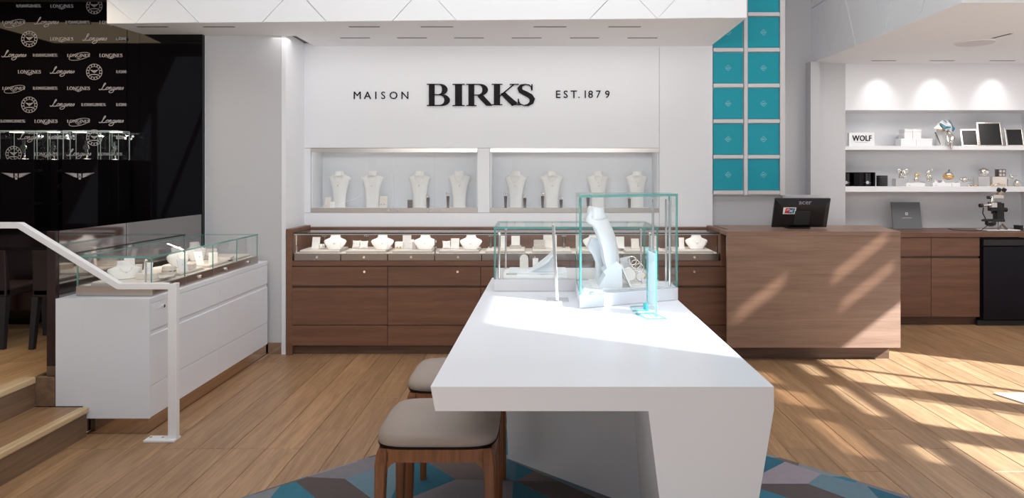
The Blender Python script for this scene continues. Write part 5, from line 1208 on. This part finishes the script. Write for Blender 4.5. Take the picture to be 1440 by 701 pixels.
fig('globe_box', 'silver globe shaped box with cut opening on a tall block', [('globe', 0, 0, .050, .052, .048, .050, None), ('window', .016, -.030, .046, .020, .022, .024, 'white_plastic')], [('rim', [(.047*math.cos(2*math.pi*k/20), .044*math.sin(2*math.pi*k/20), .070) for k in range(21)], .002, 'steel_dark')], 'silver', (X(1383.5, 7.64), 7.645, zr))
zr = riser(1396, 1416, .098, 'tall pale block under the alphabet cube', 7.60, 'linen')
cbx = thing('letter_cube', 'grey metal cube with engraved squares on a pale block', 'cube', (X(1409, 7.64), 7.64, zr))
MB().box(X(1404, 7.62), X(1414.5, 7.62), 7.62, 7.68, zr, zr+.080).build('cube', 'steel_dark', cbx, .002)
for i in range(2):
    for j in range(2): MB().box(X(1405.2+i*4.7, 7.62), X(1408.6+i*4.7, 7.62), 7.6185, 7.62, zr+.008+j*.037, zr+.034+j*.037).build('engraving', 'silver', cbx)
fig('jewel_lobster', 'gold and silver crustacean shaped brooch in front of the cube', [('body', 0, 0, .014, .045, .016, .012, None), ('shell', -.0, 0, .024, .030, .013, .010, 'gold'), ('claw', -.062, -.006, .010, .020, .014, .010, 'gold'), ('claw', .060, -.006, .010, .018, .012, .009, 'gold')], [('feeler', [(.04, 0, .016), (.075, 0, .028)], .003, None)], 'silver', (X(1403, 7.5), 7.5, Ls))
zr = riser(1418, 1431, .075, 'clear block under the bird figurine near shelf end')
fig('bird_figurine', 'small silver bird figurine near the shelf end', [('body', 0, 0, .022, .028, .016, .015, None), ('head', -.022, -.004, .036, .012, .011, .011, None)], [('tail', [(.02, 0, .022), (.055, 0, .034)], [.009, .003], None), ('leg', [(-.004, 0, .012), (-.004, 0, .001)], .003, None), ('leg', [(.008, 0, .012), (.008, 0, .001)], .003, None)], 'silver', (X(1424, 7.64), 7.64, zr))
fig('round_bank', 'round silver bank with gold foot at the right shelf end', [('globe', 0, 0, .035, .038, .034, .033, None), ('foot', 0, 0, .006, .026, .024, .006, 'gold')], [], 'silver', (X(1436, 7.53)-.025, 7.55, Ls))
# microscope
mc = thing('microscope', 'black and silver stereo microscope on the alcove counter', 'microscope', (X(1404, 7.4), 7.4, .9255)); MY = 7.40
def mbx(name, m_, a, b, c, d, y0_, y1_, bv=.003): return MB().box(X(a, MY), X(b, MY), y0_, y1_, Z(d, MY), Z(c, MY)).build(name, m_, mc, bv)
MB().box(X(1383, MY), X(1430, MY), 7.34, 7.52, .9258, .938).build('base_plate', 'white_plastic', mc, .004)
mbx('column', 'black_plastic', 1402, 1412.5, 286, 312, 7.40, 7.47); mbx('head', 'black_plastic', 1392, 1406, 284.5, 297, 7.37, 7.44); mbx('collar', 'silver', 1391, 1399, 285, 292, 7.36, 7.40)
MB().cyl(V(1396, 301, 7.42), V(1404, 285, 7.42), .018, 16).build('focus_block', 'black_plastic', mc)
MB().cyl((X(1395, MY), 7.40, Z(295.5, MY)), (X(1401, MY), 7.40, Z(295.5, MY)), .026, 16).build('focus_knob', 'black_plastic', mc); MB().cyl((X(1411, MY), 7.43, Z(295.5, MY)), (X(1418, MY), 7.43, Z(295.5, MY)), .023, 16).build('focus_knob', 'black_plastic', mc)
MB().cyl((X(1394, MY), 7.39, Z(284, MY)), (X(1394.8, MY), 7.39, Z(277, MY)), .020, 16).build('zoom_body', 'silver', mc); MB().box(X(1394, MY), X(1409, MY), 7.37, 7.42, Z(279.5, MY), Z(274.5, MY)).build('bridge', 'silver', mc, .004)
for a, b in (((1401, 275), (1404.5, 268)), ((1406, 275), (1411.5, 268))):
    MB().cyl(V(a[0], a[1], 7.39), V(b[0], b[1], 7.36), .013, 14).build('eyepiece_tube', 'silver', mc)
    d_ = V(b[0], b[1], 7.36)-V(a[0], a[1], 7.39); MB().cyl(V(b[0], b[1], 7.36)-d_*.15, V(b[0], b[1], 7.36)+d_*.35, .021, 16).build('eyecup', 'black_matte', mc)
MB().cyl((X(1387.5, MY), 7.39, Z(278, MY)), (X(1391, MY), 7.39, Z(278, MY)), .016, 14).build('side_knob', 'black_matte', mc); MB().cyl((X(1391, MY), 7.39, Z(278, MY)), (X(1396, MY), 7.39, Z(278, MY)), .008, 10).build('side_arm', 'silver', mc)
MB().cyl((X(1381, MY), 7.39, Z(289, MY)), (X(1392, MY), 7.39, Z(288.5, MY)), .015, 14).build('camera_tube', 'silver', mc); MB().cyl((X(1376.5, MY), 7.39, Z(289.3, MY)), (X(1381, MY), 7.39, Z(289.2, MY)), .020, 14).build('camera_cap', 'black_matte', mc)
MB().tube([V(1383, 292, 7.39), V(1382, 300, 7.39), V(1386, 308, 7.39)], .006, 8).build('light_cable', 'black_matte', mc)
MB().cyl((X(1379, MY), 7.38, Z(310, MY)), (X(1387, MY), 7.38, Z(310, MY)), .010, 12).build('stage_handle', 'black_matte', mc)
MB().ell((X(1392, MY), 7.39, Z(314, MY)), (.055, .045, .036)).build('stage', 'black_plastic', mc); MB().box(X(1386, MY), X(1411, MY), 7.37, 7.45, Z(312, MY), Z(308.5, MY)).build('stage_arm', 'black_matte', mc, .004)
MB().cyl((X(1408, MY), 7.44, Z(312, MY)), (X(1408, MY), 7.44, .938), .012, 12).build('lower_post', 'chrome', mc)
for a, b in (((1409, 315), (1416, 323)), ((1408, 317), (1404, 325))): MB().tube([V(a[0], a[1], 7.40), V(b[0], b[1], 7.38)], [.008, .012], 10).build('tweezer_arm', 'steel_dark', mc)
MB().ell(V(1404, 324, 7.38), .014).build('clamp_knob', 'black_matte', mc); MB().ell(V(1415.5, 324, 7.38), .012).build('clamp_knob', 'black_matte', mc)
cbm = MB().tube([V(1388, 318, 7.40), V(1380, 324, 7.38), (X(1366, 7.35), 7.33, .9295), (X(1345, 7.4), 7.45, .9295), (X(1335, 7.6), 7.62, .9295)], .0035, 6).build('power_cable', 'black_matte', mc)
bxk = thing('black_box', 'black box at the right edge beside the microscope', 'box', (X(1439, 7.5), 7.5, .9255)); MB().box(X(1435.2, 7.45), X(1435.2, 7.45)+.035, 7.46, 7.56, .9255, Z(318.5, 7.45)).build('body', 'black_matte', bxk, .002); MB().box(X(1435.2, 7.45)-.001, X(1435.2, 7.45)+.036, 7.459, 7.561, Z(318.5, 7.45)+.0003, Z(318, 7.45)+.004).build('lid', 'black_plastic', bxk)
# ================================================================== LEFT ROOM
dk = thing('consultation_desk', 'glossy black consultation desk in front of the logo wall', 'desk', (-4.2, 5.3, .343))
MB().box(-5.6, -2.83, 5.10, 5.49, 1.075, 1.098).build('top', 'black_gloss', dk, .002); MB().box(-5.5, -2.9, 5.28, 5.31, .50, 1.0745).build('modesty_panel', 'dark_panel', dk)
for x_ in (-5.45, -2.86): MB().box(x_-.02, x_+.02, 5.14, 5.46, .343, 1.0745).build('side_leg', 'dark_panel', dk)
MB().box(-5.42, -2.96, 5.15, 5.17, .98, 1.0745).build('front_rail', 'dark_panel', dk)
def pedestal(px0, px1, yf, emblem, lp, lc2, watch, dp=.17):
    xa, xb = X(px0, yf), X(px1, yf); t = thing('display_pedestal', lp, 'pedestal', ((xa+xb)/2, yf+.08, .343))
    MB().box(xa, xb, yf, yf+dp, .343, 1.6255).build('body', 'black_gloss', t, .001)
    if emblem: at(wing(.225, .036), (xa+xb)/2, yf-.003, Z(247.5, yf)).build('emblem', 'print_silver', t)
    c = thing('glass_cube', lc2, 'display case', ((xa+xb)/2, yf+.08, 1.626)); za, zb = 1.6265, Z(183.5, yf)
    pane(MB(), 'y', yf+.002, xa+.002, xb-.002, za, zb-.006, .005).build('glass_front', ['glass', 'glass_edge_soft'], c); pane(MB(), 'y', yf+dp-.009, xa+.002, xb-.002, za, zb-.006, .005).build('glass_back', ['glass', 'glass_edge_soft'], c)
    pane(MB(), 'x', xa+.002, yf+.008, yf+dp-.010, za, zb-.006, .005).build('glass_side', ['glass', 'glass_edge_soft'], c); pane(MB(), 'x', xb-.007, yf+.008, yf+dp-.010, za, zb-.006, .005).build('glass_side', ['glass', 'glass_edge_soft'], c)
    lid(MB(), rect(xa+.002, xb-.002, yf+.002, yf+dp-.003), zb-.0055, zb).build('glass_top', ['glass', 'glass_edge_soft'], c)
    MB().box(xa+.04, xa+.12, yf+.06, yf+.11, zb-.012, zb-.006).build('lamp', 'led', c)
    cx_ = (xa+xb)/2; wt = thing('watch', watch, 'watch', (cx_, yf+.09, za))
    MB().lathe([(.030, 0), (.030, .006), (.006, .008), (.006, .07)], (cx_, yf+.09, za+.0005), 14).build('stand', 'chrome', wt)
    MB().cyl((cx_, yf+.07, za+.095), (cx_, yf+.085, za+.095), .022, 20).build('dial', 'silver', wt)
    MB().box(cx_-.011, cx_+.011, yf+.076, yf+.083, za+.045, za+.150).build('strap', 'chrome', wt)
    l = D.lights.new('cube_light', 'POINT'); l.energy = .15; l.shadow_soft_size = .01; o = D.objects.new('cube_light', l); COL.objects.link(o); o.location = (cx_, yf+.07, zb-.03)
pedestal(-2, 48, 5.52, True, 'black pedestal with silver wing emblem at the left picture edge', 'lit glass cube on the leftmost black pedestal', 'watch on a stand in the leftmost glass cube')
pedestal(50.5, 81, 5.70, False, 'plain narrow black pedestal between the two winged ones', 'lit glass cube between the two larger ones', 'watch on a stand in the second glass cube from left')
pedestal(87.5, 137.5, 5.52, True, 'black pedestal with silver wing emblem, second winged one', 'lit glass cube on the second winged black pedestal', 'watch on a stand in the third glass cube from left')
pedestal(140, 166.5, 5.70, False, 'plain narrow black pedestal nearest the steel partition', 'lit glass cube nearest the steel partition', 'watch on a stand in the glass cube nearest the partition')
def make_chair(label):
    t = thing('side_chair', label, 'chair', (0, 0, 0), 'black chairs at the consultation desk')
    rows_ = [(.36, 0), (.48, .0), (.60, -.008), (.655, -.014)]
    rings = [[(-.21, dy, z), (.21, dy, z), (.21, dy+.045-.01*k, z), (-.21, dy+.045-.01*k, z)] for k, (z, dy) in enumerate(rows_)]
    MB().loft(rings).build('backrest', 'leather_dark', t, .008); MB().box(-.21, .21, .0, .43, .34, .40).build('seat', 'leather_dark', t, .012)
    for sx in (-1, 1):
        for y_ in (.02, .41): MB().loft([[(sx*.19-.017+sx*.01, y_-.017-(.03 if y_ < .1 else 0), 0), (sx*.19+.013+sx*.01, y_-.017-(.03 if y_ < .1 else 0), 0), (sx*.19+.013+sx*.01, y_+.013-(.03 if y_ < .1 else 0), 0), (sx*.19-.017+sx*.01, y_+.013-(.03 if y_ < .1 else 0), 0)], [(sx*.19-.022, y_-.022, .345), (sx*.19+.02, y_-.022, .345), (sx*.19+.02, y_+.022, .345), (sx*.19-.022, y_+.022, .345)]]).build('leg', 'black_matte', t)
    return t
ch = make_chair('black leather side chair near the dark end post'); ch2 = dup(ch, 'black leather side chair cut by the left picture edge', (-3.735, 4.74, .3435)); ch.location = (-3.14, 4.74, .3435)
for o in D.objects:
    if o.type == 'EMPTY': o.empty_display_size = .02
